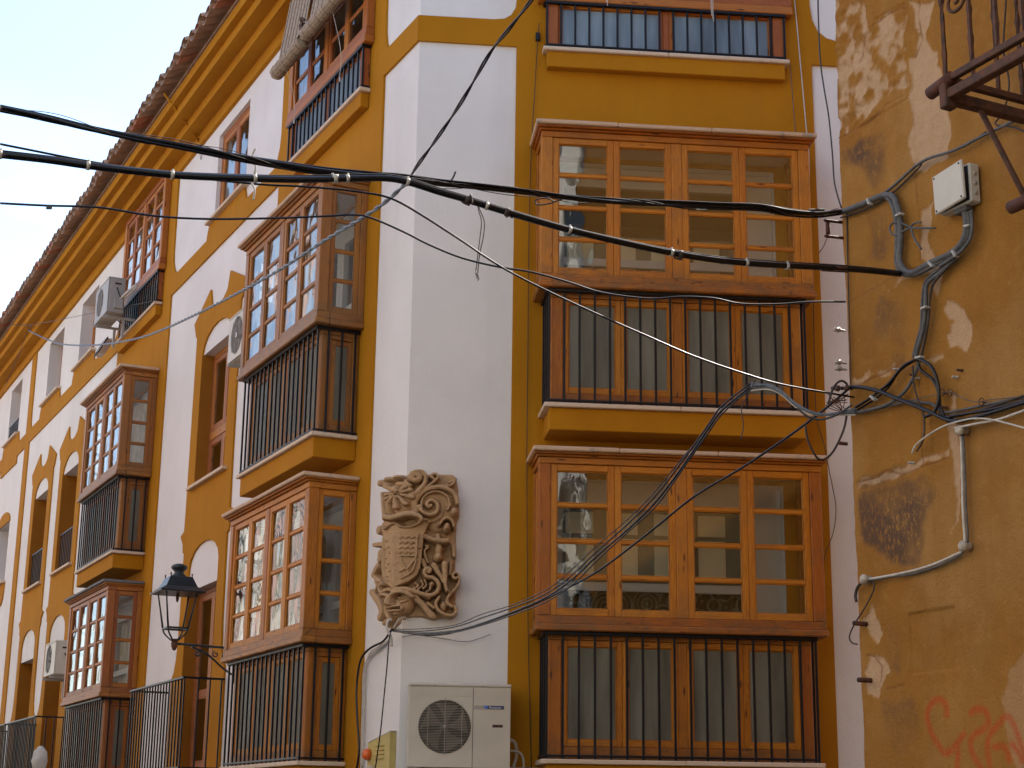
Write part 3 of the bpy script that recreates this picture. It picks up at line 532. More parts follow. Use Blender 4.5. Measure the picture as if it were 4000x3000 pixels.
"helmet",[[-0.0017,4.2383],[0.014,4.2572],[0.0312,4.2792]],0.008,0.14,0.017],["r","helmet",[[-0.0176,4.2394],[-0.0234,4.2593],[-0.0302,4.2823]],0.008,0.14,0.017],["r","helmet",[[-0.0314,4.2267],
[-0.0599,4.2301],[-0.1014,4.2369]],0.008,0.14,0.017],["r","helmet",[[-0.0311,4.2159],[-0.0589,4.2041],[-0.0992,4.1932]],0.008,0.145,0.017],["b","rosette",[0.007,4.2136],[0.0085,0.0095],0.172],["b",
"rosette",[-0.0126,4.1989],[0.0085,0.0095],0.172],["b","rosette",[-0.0356,4.2186],[0.0085,0.0095],0.172],["b","rosette",[-0.028,4.2446],[0.0085,0.0095],0.172],["b","rosette",[-0.0016,4.2415],[0.0085,
0.0095],0.172],["b","rosette",[-0.0172,4.2248],[0.008,0.009],0.18],["r","helmet",[[-0.2152,4.0521],[-0.1497,4.0653],[-0.0805,4.0449],[-0.0339,4.0216],[0.0087,4.0282],[0.0517,4.0429],[0.0867,4.0405],
[0.1127,4.0217],[0.124,4.0028]],0.02,0.165,0.02],["r","helmet",[[-0.1798,4.0583],[-0.0695,4.0312],[-0.019,4.0351],[0.0395,4.0531],[0.0806,4.0559]],0.02,0.15,0.02],["c","",[[-0.1027,4.018],[-0.0254,
3.9991],[0.0282,4.0151],[0.0726,4.025],[0.1043,4.0157],[0.1188,3.9988],[0.0884,3.9594],[0.017,3.9579],[-0.025,3.9855],[-0.0998,3.9629]],0.045],["p","shield",[[-0.2875,3.9924],[-0.173,3.9789],[-0.099,
3.9472],[-0.0248,3.9797],[0.0173,3.9463],[0.0599,3.9384],[0.0914,3.9517],[0.1227,3.9835],[0.1641,4.0021],[0.199,3.9819],[0.1773,3.935],[0.1668,3.9],[0.1559,3.8813],[0.154,3.8083],[0.1452,3.7123],
[0.1331,3.5976],[0.1141,3.5401],[0.0698,3.4902],[0.0259,3.4649],[-0.0235,3.4382],[-0.0663,3.4659],[-0.1226,3.5085],[-0.1679,3.564],[-0.1746,3.6999],[-0.1968,3.7805],[-0.2488,3.905]],0.125],["r",
"shield",[[-0.2875,3.9924],[-0.173,3.9789],[-0.099,3.9472],[-0.0248,3.9797],[0.0173,3.9463],[0.0599,3.9384],[0.0914,3.9517],[0.1227,3.9835],[0.1641,4.0021],[0.1952,3.9818]],0.007,0.142,0.007],["r",
"shield",[[-0.0293,3.8748],[-0.0275,3.7553],[-0.0221,3.6398],[-0.0116,3.5244],[-0.0202,3.4531]],0.022,0.134,0.022],["r","shield",[[0.0169,3.7052],[0.0622,3.7013],[0.1052,3.6997]],0.006,0.139,0.006],
["r","shield",[[0.0169,3.7052],[0.0529,3.5967],[0.1024,3.6958]],0.006,0.138,0.006],["r","shield",[[0.0201,3.5753],[0.0529,3.5967],[0.0683,3.5585]],0.006,0.138,0.006],["g","",[[0.0173,3.8424],[0.0288,
3.857],[0.0408,3.841]],0.0055,0.012],["g","",[[0.048,3.8407],[0.0588,3.8558],[0.0702,3.8402]],0.0055,0.012],["g","",[[0.08,3.8402],[0.0906,3.8556],[0.1017,3.8404]],0.0055,0.012],["g","",[[0.0152,
3.7984],[0.0268,3.813],[0.0388,3.797]],0.0055,0.012],["g","",[[0.046,3.7967],[0.0569,3.8117],[0.0683,3.7961]],0.0055,0.012],["g","",[[0.0781,3.7961],[0.0886,3.8115],[0.0998,3.7963]],0.0055,0.012],["g",
"",[[0.0147,3.7562],[0.0263,3.7708],[0.0383,3.7548]],0.0055,0.012],["g","",[[0.0455,3.7546],[0.0564,3.7695],[0.0678,3.754]],0.0055,0.012],["g","",[[0.0747,3.754],[0.0853,3.7693],[0.0964,3.7541]],
0.0055,0.012],["g","",[[0.014,3.718],[0.0256,3.7325],[0.0376,3.7166]],0.0055,0.012],["g","",[[0.0478,3.7162],[0.0587,3.7312],[0.07,3.7158]],0.0055,0.012],["g","",[[0.0741,3.7157],[0.0846,3.731],
[0.0958,3.7159]],0.0055,0.012],["r","shield",[[0.1071,3.8798],[0.1034,3.7876],[0.1021,3.711],[0.098,3.6347],[0.0796,3.566],[0.0277,3.5179]],0.005,0.137,0.005],["r","shield",[[-0.1649,3.8849],[-0.1214,
3.7314],[-0.1127,3.5952],[-0.0586,3.5106]],0.006,0.134,0.006],["b","shield",[-0.0937,3.8424],[0.01,0.012],0.136],["b","shield",[-0.0696,3.7881],[0.01,0.012],0.136],["b","shield",[-0.103,3.7822],[0.01,
0.012],0.136],["b","shield",[-0.0581,3.7402],[0.01,0.012],0.136],["b","shield",[-0.0928,3.7033],[0.01,0.012],0.136],["b","shield",[-0.0641,3.6528],[0.01,0.012],0.136],["b","shield",[-0.089,3.6259],
[0.01,0.012],0.136],["b","shield",[-0.0525,3.5861],[0.01,0.012],0.136],["b","shield",[-0.0697,3.5503],[0.01,0.012],0.136],["b","shield",[-0.0037,3.7413],[0.01,0.012],0.136],["b","shield",[0.0019,
3.6566],[0.01,0.012],0.136],["b","shield",[0.1209,3.769],[0.01,0.012],0.136],["b","shield",[0.1218,3.5973],[0.01,0.012],0.136],["b","shield",[0.027,3.5483],[0.01,0.012],0.136],["b","shield",[0.0625,
3.5585],[0.01,0.012],0.136],["b","cherub",[0.3411,3.9477],[0.036,0.044],0.165],["r","cherub",[[0.2796,3.9651],[0.3054,4.0045],[0.3434,4.0173],[0.3822,3.9914],[0.3946,3.9493]],0.012,0.16,0.012],["b",
"cherub",[0.33,3.9319],[0.008,0.01],0.18],["g","",[[0.3105,3.9506],[0.322,3.949]],0.005,0.01],["g","",[[0.3449,3.9478],[0.3565,3.9443]],0.005,0.01],["g","",[[0.3229,3.9086],[0.3421,3.9072]],0.004,
0.01],["b","cherub",[0.2807,3.7621],[0.036,0.06],0.145],["b","cherub",[0.2746,3.7007],[0.04,0.042],0.15],["b","cherub",[0.2707,3.8578],[0.03,0.05],0.12],["r","cherub",[[0.1678,3.8624],[0.2064,3.8424],
[0.2714,3.829],[0.3439,3.8292]],0.017,0.165,0.021],["b","cherub",[0.1658,3.8643],[0.017,0.018],0.175],["r","cherub",[[0.3292,3.6412],[0.3305,3.5841],[0.3356,3.5272],[0.3368,3.4779],[0.3494,3.4252]],
0.027,0.15,0.013],["r","cherub",[[0.2421,3.6311],[0.2699,3.5824],[0.3012,3.5414],[0.3174,3.4963]],0.026,0.13,0.014],["r","cherub",[[0.3494,3.4252],[0.3722,3.4182]],0.011,0.14,0.011],["r","scroll",
[[0.3978,3.8039],[0.4064,3.7581],[0.4111,3.72]],0.02,0.1,0.02],["r","scroll",[[0.3818,3.6656],[0.3792,3.6121],[0.3727,3.5662]],0.014,0.1,0.014],["b","cherub2",[-0.3646,3.9804],[0.045,0.042],0.12],["r",
"cherub2",[[-0.4436,3.8662],[-0.3482,3.8566],[-0.2227,3.8426]],0.02,0.14,0.02],["b","cherub2",[-0.3193,3.7662],[0.05,0.06],0.1],["b","cherub2",[-0.3259,3.7241],[0.05,0.03],0.11],["r","cherub2",
[[-0.3634,3.6782],[-0.4337,3.6442],[-0.4623,3.6126]],0.03,0.1,0.03],["r","cherub2",[[-0.2267,3.6526],[-0.2122,3.6043]],0.02,0.1,0.02],["r","cherub2",[[-0.4623,3.6126],[-0.3847,3.5677],[-0.2992,
3.5416]],0.02,0.09,0.02],["r","scroll",[[0.1981,3.5728],[0.2129,3.5884],[0.1973,3.6032],[0.171,3.5949],[0.1644,3.5605],[0.1878,3.5345],[0.2296,3.5281],[0.268,3.5026],[0.2861,3.4614],[0.2721,3.4156],
[0.2219,3.384],[0.1537,3.3936],[0.0942,3.4147],[0.0478,3.4338],[0.011,3.4316],[-0.0191,3.415]],0.017,0.135,0.02],["r","scroll",[[0.2071,3.3723],[0.131,3.3968],[0.0713,3.4183],[0.0177,3.4199]],0.022,
0.11,0.022],["b","scroll",[0.2271,3.4749],[0.026,0.028],0.14],["r","scroll",[[0.1013,3.4791],[0.1185,3.4606],[0.0993,3.4374]],0.009,0.13,0.009],["r","scroll",[[0.1358,3.499],[0.1556,3.4654],[0.1224,
3.4343]],0.009,0.13,0.009],["r","scroll",[[0.1658,3.5074],[0.182,3.4662],[0.1564,3.4352]],0.009,0.13,0.009],["r","scroll",[[0.2163,3.4557],[0.2132,3.4292],[0.1872,3.4133]],0.009,0.13,0.009],["r",
"scroll",[[0.4303,3.5336],[0.4114,3.5293],[0.3958,3.5516],[0.4104,3.5749],[0.441,3.5681],[0.4551,3.5304],[0.4465,3.4846],[0.4172,3.4384],[0.3802,3.3995],[0.3584,3.3612],[0.363,3.3236],[0.3976,3.2981]],
0.014,0.125,0.014],["r","scroll",[[0.4198,3.3002],[0.4319,3.2628],[0.4062,3.2284],[0.3534,3.2308],[0.3,3.2557],[0.2689,3.2963],[0.268,3.334],[0.2897,3.3722]],0.015,0.12,0.015],["b","scroll",[0.329,
3.3054],[0.035,0.05],0.1],["r","scroll",[[0.0889,3.3821],[0.1176,3.3489],[0.1632,3.3049],[0.2021,3.257],[0.2407,3.2167]],0.022,0.12,0.03],["r","scroll",[[0.2003,3.3247],[0.2234,3.3064],[0.2465,
3.2882]],0.016,0.1,0.016],["r","scroll",[[-0.0386,3.4284],[-0.0752,3.4404],[-0.1262,3.4325],[-0.1963,3.4215],[-0.2807,3.4505],[-0.3054,3.4959],[-0.2458,3.5197],[-0.1828,3.5005]],0.016,0.125,0.016],
["r","scroll",[[-0.492,3.4649],[-0.3706,3.4005],[-0.2817,3.3328],[-0.2562,3.2764],[-0.2834,3.2371]],0.035,0.1,0.035],["b","scroll",[-0.2938,3.2382],[0.03,0.03],0.11],["r","scroll",[[-0.1371,3.3095],
[-0.1143,3.2537],[-0.0759,3.2034],[-0.1659,3.1757]],0.02,0.1,0.02],["r","scroll",[[-0.3934,3.5493],[-0.3585,3.51],[-0.3862,3.4705]],0.014,0.1,0.014],["r","scroll",[[0.1696,3.7934],[0.1926,3.7864],
[0.1631,3.7511],[0.1719,3.7054],[0.1921,3.6602]],0.011,0.1,0.011],["r","scroll",[[0.15,3.6743],[0.1701,3.6291]],0.02,0.09,0.02],["b","mask",[0.0383,3.3148],[0.062,0.085],0.14],["b","mask",[0.0087,
3.256],[0.045,0.045],0.14],["r","mask",[[-0.0256,3.3717],[-0.005,3.3983],[0.0301,3.4057],[0.0629,3.3935],[0.0863,3.367]],0.014,0.16,0.014],["r","mask",[[-0.1236,3.3879],[-0.0848,3.4014],[-0.0457,
3.3814]],0.014,0.15,0.014],["r","mask",[[-0.029,3.3607],[-0.0321,3.3345],[-0.0315,3.3156]],0.014,0.175,0.02],["b","mask",[-0.0541,3.3142],[0.016,0.016],0.165],["b","mask",[-0.0059,3.3059],[0.016,
0.016],0.165],["b","mask",[0.0235,3.3588],[0.016,0.013],0.15],["b","mask",[-0.0947,3.3686],[0.016,0.012],0.14],["r","mask",[[0.0555,3.3332],[0.0262,3.3115],[0.0393,3.2697]],0.01,0.155,0.01],["r",
"mask",[[-0.0341,3.2781],[-0.0053,3.287],[0.0268,3.2889]],0.009,0.165,0.009],["r","mask",[[-0.0258,3.2547],[0.0022,3.2564],[0.0276,3.2551]],0.01,0.16,0.01],["b","mask",[0.0062,3.2298],[0.022,0.02],
0.16],["g","",[[-0.0338,3.2668],[-0.0083,3.2722],[0.0225,3.2741]],0.007,0.03],["g","",[[0.0225,3.2741],[0.0241,3.2732]],0.011,0.04],["g","",[[-0.0008,3.3697],[0.0216,3.3758],[0.0491,3.3597],[0.0466,
3.341],[0.0194,3.3382],[-0.0004,3.3545]],0.005,0.018],["g","",[[-0.039,3.305],[-0.0369,3.3029]],0.006,0.02],["g","",[[-0.0095,3.3118],[-0.0077,3.3105]],0.006,0.02],["g","",[[-0.12,3.3456],[-0.1042,
3.3129],[-0.0785,3.2641]],0.014,0.05]]}}
# ------------------------------------------------------------------ ground
g = MB(); g.box(-300, 300, -300, 300, -.5, 0); g.build('street', M['asph'], kind='structure')
# pavements either side of the street and round the corner house
g = MB()
g.prism([(.0, -30), (1.3, -30), (1.3, 60), (.0, 60)], 0, .13, fn=lambda a, b, c: tuple(pL(c, a, b)))
g.prism([(1.1, .05), (1.1, 12), (0, 12), (0, .05)], 0.004, .126, fn=lambda a, b, c: tuple(pR(c, a, b)))
g.build('pavement', M['pave'], kind='structure')

house = empty('corner_house', Matrix.Translation(C0), 'ochre and white corner house with pine bay windows and tiled eaves', 'house')
I4 = Matrix.Identity(4)
def sheet(name, outer, holes, o, th, P, mat, parent=house, **kw):
    loops = [outer]+holes; flat = [p for l in loops for p in l]
    tris = tessellate_polygon([[Vector((u, z, 0)) for u, z in l] for l in loops])
    vs = [P(u, o, z)-C0 for u, z in flat]+[P(u, o-th, z)-C0 for u, z in flat]; n = len(flat)
    fs = [tuple(t) for t in tris]; b = 0
    for l in loops:
        k = len(l); fs += [(b+i, b+(i+1) % k, n+b+(i+1) % k, n+b+i) for i in range(k)]; b += k
    m = MB(); m.add(vs, fs); o_ = m.build(name, mat, parent, **kw)
    return o_
def rect(u0, u1, z0, z1): return [(u0, z0), (u1, z0), (u1, z1), (u0, z1)]
ZM, ZB = 4.958, 2.092                                     # sill tops of the two full bay floors
UR, ULN, ULF = 2.228, 2.24, 9.90                          # bay centres
ZT_R, ZT_LN, ZT_LF = 8.331, 8.368, 8.392
def bayholes(uc, zt):
    return [rect(uc-.98, uc+.98, ZM+.06, ZM+2.32), rect(uc-.98, uc+.98, ZB+.06, ZB+2.32), rect(uc-.96, uc+.96, zt+.06, zt+1.66)]
ARCH = [5.98, 14.23, 16.67]
TOPW = [(5.23, 6.51, 8.83, 9.95, .05), (13.23, 14.47, 8.85, 9.955, .20), (15.92, 17.20, 8.84, 9.96, .22)]
TOPW4 = (19.90, 21.08, 8.84, 9.96, .22)
MID4 = (19.87, 21.07, 5.94, 7.10)
LOW4 = (19.87, 21.07, 2.10, 4.15)
holesL = bayholes(ULN, ZT_LN)+bayholes(ULF, ZT_LF)
for c in ARCH: holesL += [rect(c-.60, c+.60, 5.46, 7.09), rect(c-.60, c+.60, 2.10, 4.19)]
for t in TOPW+[TOPW4]: holesL.append(rect(t[0], t[1], t[2], t[3]))
holesL += [rect(*MID4), rect(*LOW4)]
sheet('wall', rect(0, 30, 0, 10.62), holesL, 0, .10, pL, M['white'], label='white rendered wall of the long street side')
sheet('wall', rect(0, 9, 0, 10.62), bayholes(UR, ZT_R), 0, .10, pR, M['white'], label='white rendered wall of the short front')
def ell(c, zb, hw, rise, zs=None, n=9):
    zs = zb if zs is None else zs
    return [(c+hw*math.cos(math.pi*i/(n-1)), zs+rise*math.sin(math.pi*i/(n-1))) for i in range(n)]
colp = [(1.08, 1.85), (1.08, 3.20), (.99, 3.27), (.92, 3.42), (.885, 3.7), (.875, 4.2), (.875, 4.68), (.93, 4.69), (.955, 4.80), (1.075, 4.91), (.925, 4.955), (.915, 5.3), (.905, 7.39), (.955, 7.40), (1.07, 7.60), (.41, 7.875), (.335, 7.68), (.30, 7.655), (.17, 7.60), (.05, 7.585)]
def column(c): return [(c-x, z) for x, z in colp]+[(c+x, z) for x, z in reversed(colp)]
def apron(u0, u1, zs): return [(u0-.12, 8.615), (u0-.09, 8.70), (u0-.04, 8.78), (u0-.03, zs), (u1+.03, zs), (u1+.04, 8.78), (u1+.09, 8.70), (u1+.12, 8.615)]
H1 = [(3.87, 10.115), (3.87, 8.95), (3.90, 8.80), (3.97, 8.68), (4.05, 8.615)]+apron(5.23, 6.62, 8.835)+[(8.16, 8.615), (8.28, 8.70), (8.36, 8.82), (8.39, 8.98), (8.39, 10.115)]
H2 = [(11.38, 10.115), (11.38, 8.95), (11.42, 8.80), (11.52, 8.66), (11.6, 8.615)]+apron(13.18, 14.62, 8.85)+apron(15.85, 17.42, 8.845)+[(18.30, 8.615), (18.38, 8.68), (18.42, 8.80), (18.42, 10.115)]
H3 = [(3.87, 8.365), (3.87, 1.85)]+column(ARCH[0])+[(8.37, 1.85), (8.37, 8.365)]
H4 = [(11.38, 8.365), (11.38, 1.85)]+column(ARCH[1])+column(ARCH[2])+[(18.42, 1.85), (18.42, 8.365)]
archh = []
for c in ARCH:
    archh.append([(c+.612, 5.44)]+ell(c, 7.09, .612, .27)+[(c-.612, 5.44)])
    archh.append([(c+.612, 2.10)]+[(c+.612, 4.19)]+ell(c, 4.19, .612, .27, 4.44)+[(c-.612, 4.19), (c-.612, 2.10)])
outL = [(-.014, 8.365), (.803, 8.365), (.812, 6.0), (.818, 1.80), (18.83, 1.80), (18.83, 10.12), (.80, 10.12), (.80, 8.98), (.79, 8.80), (.76, 8.68), (.72, 8.615), (-.014, 8.615)]
sheet('trim', outL, [H1, H2, H3, H4]+archh+bayholes(ULN, ZT_LN)+bayholes(ULF, ZT_LF), .024, .024, pL, M['ochre'], label='raised ochre render panels framing the windows')
# next stretch beyond the narrow pilaster
sheet('trim', [(18.834, 8.345), (19.66, 8.345), (19.66, 8.20), (21.42, 8.20), (21.42, 8.345), (24, 8.345), (24, 8.61), (21.42, 8.61), (21.30, 8.84), (21.09, 8.84), (19.89, 8.84), (19.70, 8.84), (19.58, 8.61), (18.834, 8.61)], [], .024, .024, pL, M['ochre'])
sheet('trim', [(19.80, 7.10), (21.14, 7.10)]+[(20.47+.67*math.cos(math.pi*i/8), 7.105+.24*math.sin(math.pi*i/8)) for i in range(1, 8)], [], .024, .024, pL, M['ochre'])
sheet('trim', [(19.72, 5.93), (19.80, 5.60), (19.95, 5.48), (21.0, 5.48), (21.14, 5.60), (21.22, 5.93)], [], .024, .024, pL, M['ochre'])
outR = [(-.014, 8.365), (.873, 8.363), (.870, 6), (.867, 2.04), (3.595, 2.04), (3.598, 5), (3.590, 8.352), (8.9, 8.352), (8.9, 8.60), (3.84, 8.60), (3.74, 8.625), (3.66, 8.69), (3.61, 8.80), (3.592, 8.95), (3.59, 10.12), (.873, 10.12), (.873, 8.86), (.862, 8.75), (.82, 8.67), (.76, 8.63), (.66, 8.617), (-.014, 8.615)]
sheet('trim', outR, bayholes(UR, ZT_R), .024, .024, pR, M['ochre'])

# ---- stepped cornice, mitred round the corner
prof = [(.0, 10.115), (.046, 10.12), (.052, 10.272), (.235, 10.272), (.240, 10.392), (.405, 10.392), (.410, 10.507), (.495, 10.507), (.50, 10.625), (.0, 10.63)]
mit = (nL+nR)/(1+nL.dot(nR))
def st(i):
    if i == 0: return [C0+uL*26+nL*o+Vector((0, 0, z)) for o, z in prof]
    if i == 1: return [C0+mit*o+Vector((0, 0, z)) for o, z in prof]
    return [C0+uR*9+nR*o+Vector((0, 0, z)) for o, z in prof]
m = MB(); S_ = [[p-C0 for p in st(i)] for i in range(3)]; n = len(prof)
vs = sum(S_, []); fs = [(i*n+k, i*n+(k+1) % n, (i+1)*n+(k+1) % n, (i+1)*n+k) for i in range(2) for k in range(n)]
fs += [tuple(range(n)), tuple(2*n+k for k in range(n))]
m.add(vs, fs); m.build('cornice', M['ochre'], house)
# ---- roof slope and eave tiles
m = MB()
def roofp(u, o, z): return pL(u, o, z)-C0
slope = .42
m.add([roofp(-.2, .52, 10.66), roofp(26, .52, 10.66), roofp(26, -6, 10.66+6.52*slope), roofp(-.2, -6, 10.66+6.52*slope), roofp(-.2, .52, 10.632), roofp(26, .52, 10.632), roofp(26, -6, 10.632), roofp(-.2, -6, 10.632)],
      [(0, 1, 2, 3), (4, 7, 6, 5), (0, 4, 5, 1), (1, 5, 6, 2), (2, 6, 7, 3), (3, 7, 4, 0)])
m.add([pR(u, o, z)-C0 for u, o, z in ((-.2, .5, 10.66), (9, .5, 10.66), (9, -5, 12.9), (-.2, -5, 12.9), (-.2, .5, 10.634), (9, .5, 10.634), (9, -5, 10.634), (-.2, -5, 10.634))],
      [(0, 1, 2, 3), (4, 7, 6, 5), (0, 4, 5, 1), (1, 5, 6, 2), (2, 6, 7, 3), (3, 7, 4, 0)])
m.build('roof', M['roofs'], house)
def tile_mesh(up):
    t = MB(); k = 8; L = .50; r0, r1 = (.094, .112) if up else (.116, .098); th = .013
    vs = []
    for (y, r) in ((0, r0), (-L, r1)):
        for rr in (r, r-th):
            for i in range(k+1):
                a = math.pi*i/k; x = rr*math.cos(a); zz = rr*math.sin(a)*(1 if up else -1)*.8
                vs.append((x, y, zz - y*slope))
    n = k+1; fs = []
    for i in range(k):
        fs += [(i, i+1, 2*n+i+1, 2*n+i), (n+i, 3*n+i, 3*n+i+1, n+i+1), (i, n+i, n+i+1, i+1), (2*n+i, 2*n+i+1, 3*n+i+1, 3*n+i)]
    fs += [(0, 2*n, 3*n, n), (k, n+k, 3*n+k, 2*n+k)]
    t.add(vs, fs, smooth=False); return t
tp = {}
rt = random.Random(3)
def put_tile(up, P, u, n_, x_, o, z):
    yaw = rt.uniform(-.05, .05); w = Matrix.Translation(P(u, o+rt.uniform(-.02, .02), z+rt.uniform(-.006, .008)))
    rot = Matrix(((x_.x, n_.x, 0, 0), (x_.y, n_.y, 0, 0), (0, 0, 1, 0), (0, 0, 0, 1))) @ Matrix.Rotation(yaw, 4, 'Z') @ Matrix.Rotation(rt.uniform(-.03, .03), 4, 'Y')
    mw = w @ rot
    if up not in tp: tp[up] = tile_mesh(up).build('roof_tile', M['tile'], house, mw); return
    c = tp[up].copy(); COL.objects.link(c); c.parent = house; c.matrix_basis = WM[house.name].inverted() @ mw; WM[c.name] = mw
u = 4.3
while u < 24.5:
    put_tile(False, pL, u, nL, uL, .70, 10.735); put_tile(True, pL, u+.115, nL, uL, .70, 10.755); u += .23

# ------------------------------------------------------------------ bay windows
def sash(x0, x1, z0, z1, y0, y1, st=.052, rt_=.055, rb=.055, bars=(), bt=.028, side=None):
    """glazed casement; returns its mesh and the glass rectangles.  side=x plane for a casement on the end of the bay"""
    m = MB(); G = []
    def bx(a0, a1, c0, c1, ax, yy0=y0, yy1=y1):
        if side is None: m.box(a0, a1, yy0, yy1, c0, c1, ax, .004)
        else: m.box(yy0, yy1, a0, a1, c0, c1, 'y' if ax == 'x' else ax, .004)
    bx(x0, x0+st, z0, z1, 'z'); bx(x1-st, x1, z0, z1, 'z')
    bx(x0+st, x1-st, z1-rt_, z1, 'x'); bx(x0+st, x1-st, z0, z0+rb, 'x')
    ys = y0+(y1-y0)*.2 if True else y0; ye = y1-(y1-y0)*.22
    zs = [z0+rb]+[b for b in bars]+[z1-rt_]
    for b in bars: bx(x0+st, x1-st, b-bt/2, b+bt/2, 'x', ys, ye)
    for i in range(len(zs)-1):
        a = zs[i]+(bt/2 if i else 0); c = zs[i+1]-(bt/2 if i < len(zs)-2 else 0); G.append((x0+st, x1-st, a, c))
    # glazing bead, a finger proud of the glass
    be = .009
    for (a0, a1, c0, c1) in G:
        bx(a0, a1, c1-be, c1, 'x', ys+.004, ye-.002); bx(a0, a1, c0, c0+be, 'x', ys+.004, ye-.002)
        bx(a0, a0+be, c0+be, c1-be, 'z', ys+.004, ye-.002); bx(a1-be, a1, c0+be, c1-be, 'z', ys+.004, ye-.002)
    return m, G
def panes(G, y, parent, mat, side=False, t=.004):
    for (a0, a1, c0, c1) in G:
        p = MB()
        if side: p.box(y, y+t, a0-.004, a1+.004, c0-.004, c1+.004)
        else: p.box(a0-.004, a1+.004, y, y+t, c0-.004, c1+.004)
        p.build('pane', mat, parent)
def base_parts(bay, zb, yb, ys, hw, hws):
    m = MB(); m.box(-hws, -.012, .026, ys, -.037, 0, 'x', .006); m.box(-.010, hws, .026, ys, -.037, -.001, 'x', .006); m.build('sill', M['stone'], bay)
    m = MB(); m.box(-hw, hw, .026, yb, zb, -.038, 'x', .006); m.build('base_block', M['ochre'], bay)
BARX = [-1.0915+.1284*i for i in range(18)]
def railing(bay, y, zt, n_side, x=None):
    m = MB(); X = x or 1.095
    m.box(-X-.012, X+.012, y-.012, y+.028, zt-.022, zt+.006, 'x', .003)
    m.box(-X-.004, X+.004, y-.006, y+.022, .016, .034, 'x', .003)
    for s in (-1, 1):
        m.box(s*X-.012, s*X+.024 if s > 0 else s*X+.012, .026, y-.013, zt-.022, zt+.006, 'y', .003)
        m.box(s*X-.004, s*X+.018 if s > 0 else s*X+.004, .026, y-.007, .016, .034, 'y', .003)
    r = m.build('railing', M['iron'], bay)
    def bar(cx, cy):
        b = MB(); b.box(cx-.0092, cx+.0092, cy-.0092, cy+.0092, 0.0, zt-.02, 'z', .002); b.build('bar', M['iron'], bay)
    for cx in BARX: bar(cx, y+.008)
    if n_side:
        for s in (-1, 1):
            for i in range(n_side): bar(s*X, .04+(y-.04)*(i+.25)/n_side)
def make_low_bay(mw, wood, glass, frost, sashm=None):
    m = MB()
    # upper box: posts, head, mid rail
    YF = .478
    for s in (-1, 1):
        m.box(s*1.075, s*1.172, YF-.10, YF, 1.112, 2.346, 'z', .006); m.box(s*1.078, s*1.165, .026, .085, 1.112, 2.346, 'z', .005)
    m.box(-.046, .044, YF-.075, YF-.008, 1.112, 2.346, 'z', .006)
    m.box(-1.172, 1.172, YF-.11, YF+.002, 2.347, 2.400, 'x', .005)
    m.box(-1.172, 1.172, YF-.12, YF+.004, 1.048, 1.111, 'x', .004)
    m.box(-1.190, 1.190, YF-.12, YF+.022, .992, 1.047, 'x', .010)
    for s in (-1, 1):
        m.box(s*1.080, s*1.170, .026, YF-.111, 2.347, 2.400, 'y', .004); m.box(s*1.080, s*1.170, .026, YF-.121, 1.048, 1.111, 'y', .004)
        m.box(s*1.080, s*1.188, .026, YF-.121, .992, 1.047, 'y', .008)
    # cornice mouldings
    m.box(-1.195, 1.195, .026, YF+.030, 2.401, 2.419, 'x', .007); m.box(-1.215, 1.215, .026, YF+.058, 2.4195, 2.436, 'x', .006)
    # lower box
    YL = .385
    for s in (-1, 1):
        m.box(s*.968, s*1.070, YL-.095, YL, .0, .93, 'z', .006); m.box(s*.975, s*1.062, .026, .08, .0, .93, 'z', .005)
        m.box(s*.975, s*1.062, .081, YL-.096, .0, .09, 'y', .004); m.box(s*.975, s*1.062, .081, YL-.096, .89, .93, 'y', .004)
    m.box(-.048, .028, YL-.07, YL-.006, .100, .925, 'z', .006)
    m.box(-.967, .967, YL-.08, YL-.002, .001, .099, 'x', .004); m.box(-1.07, 1.07, YL-.09, YL+.002, .931, .990, 'x', .004)
    for s in (-1, 1): m.box(s*.975, s*1.068, .026, YL-.091, .931, .990, 'y', .004)
    bay = m.build('bay_window', wood, house, mw)
    zb = [1.430, 1.715, 2.010]
    for (a, b) in ((-1.074, -.552), (-.550, -.047), (.045, .548), (.550, 1.074)):
        sm, G = sash(a, b, 1.114, 2.345, YF-.05, YF-.014, .052, .055, .055, zb)
        s_ = sm.build('sash', sashm or wood, bay); panes(G, YF-.038, bay, glass)
    for (a, b) in ((-.966, -.508), (-.506, -.049), (.029, .475), (.477, .966)):
        sm, G = sash(a, b, .101, .929, YL-.042, YL-.010, .046, .048, .050)
        sm.build('sash', sashm or wood, bay); panes(G, YL-.030, bay, frost)
    for s in (-1, 1):
        x0, x1 = sorted((s*1.118, s*1.150))
        sm, G = sash(.086, YF-.101, 1.114, 2.345, x0, x1, .045, .055, .055, zb, side=True)
        sm.build('sash', sashm or wood, bay); panes(G, x0+.012, bay, glass, True)
        x0, x1 = sorted((s*1.020, s*1.048))
        sm, G = sash(.081, YL-.097, .092, .888, x0, x1, .045, .05, .05, side=True)
        sm.build('sash', sashm or wood, bay); panes(G, x0+.010, bay, frost, True)
    m = MB(); m.box(-1.228, -.30, .026, YF+.085, 2.437, 2.474, 'x', .008); m.box(-.298, .52, .026, YF+.083, 2.437, 2.473, 'x', .008); m.box(.522, 1.228, .026, YF+.086, 2.437, 2.475, 'x', .008)
    m.build('cornice_slab', M['stonec'], bay)
    m = MB(); m.box(-1.06, 1.06, -.08, YF-.12, 2.36, 2.40); m.box(-1.06, 1.06, -.08, YF-.13, 1.00, 1.04) if False else None; m.build('ceiling', M['ceil'], bay)
    base_parts(bay, -.225, .432, .468, 1.085, 1.132)
    railing(bay, .425, .985, 3)
    return bay
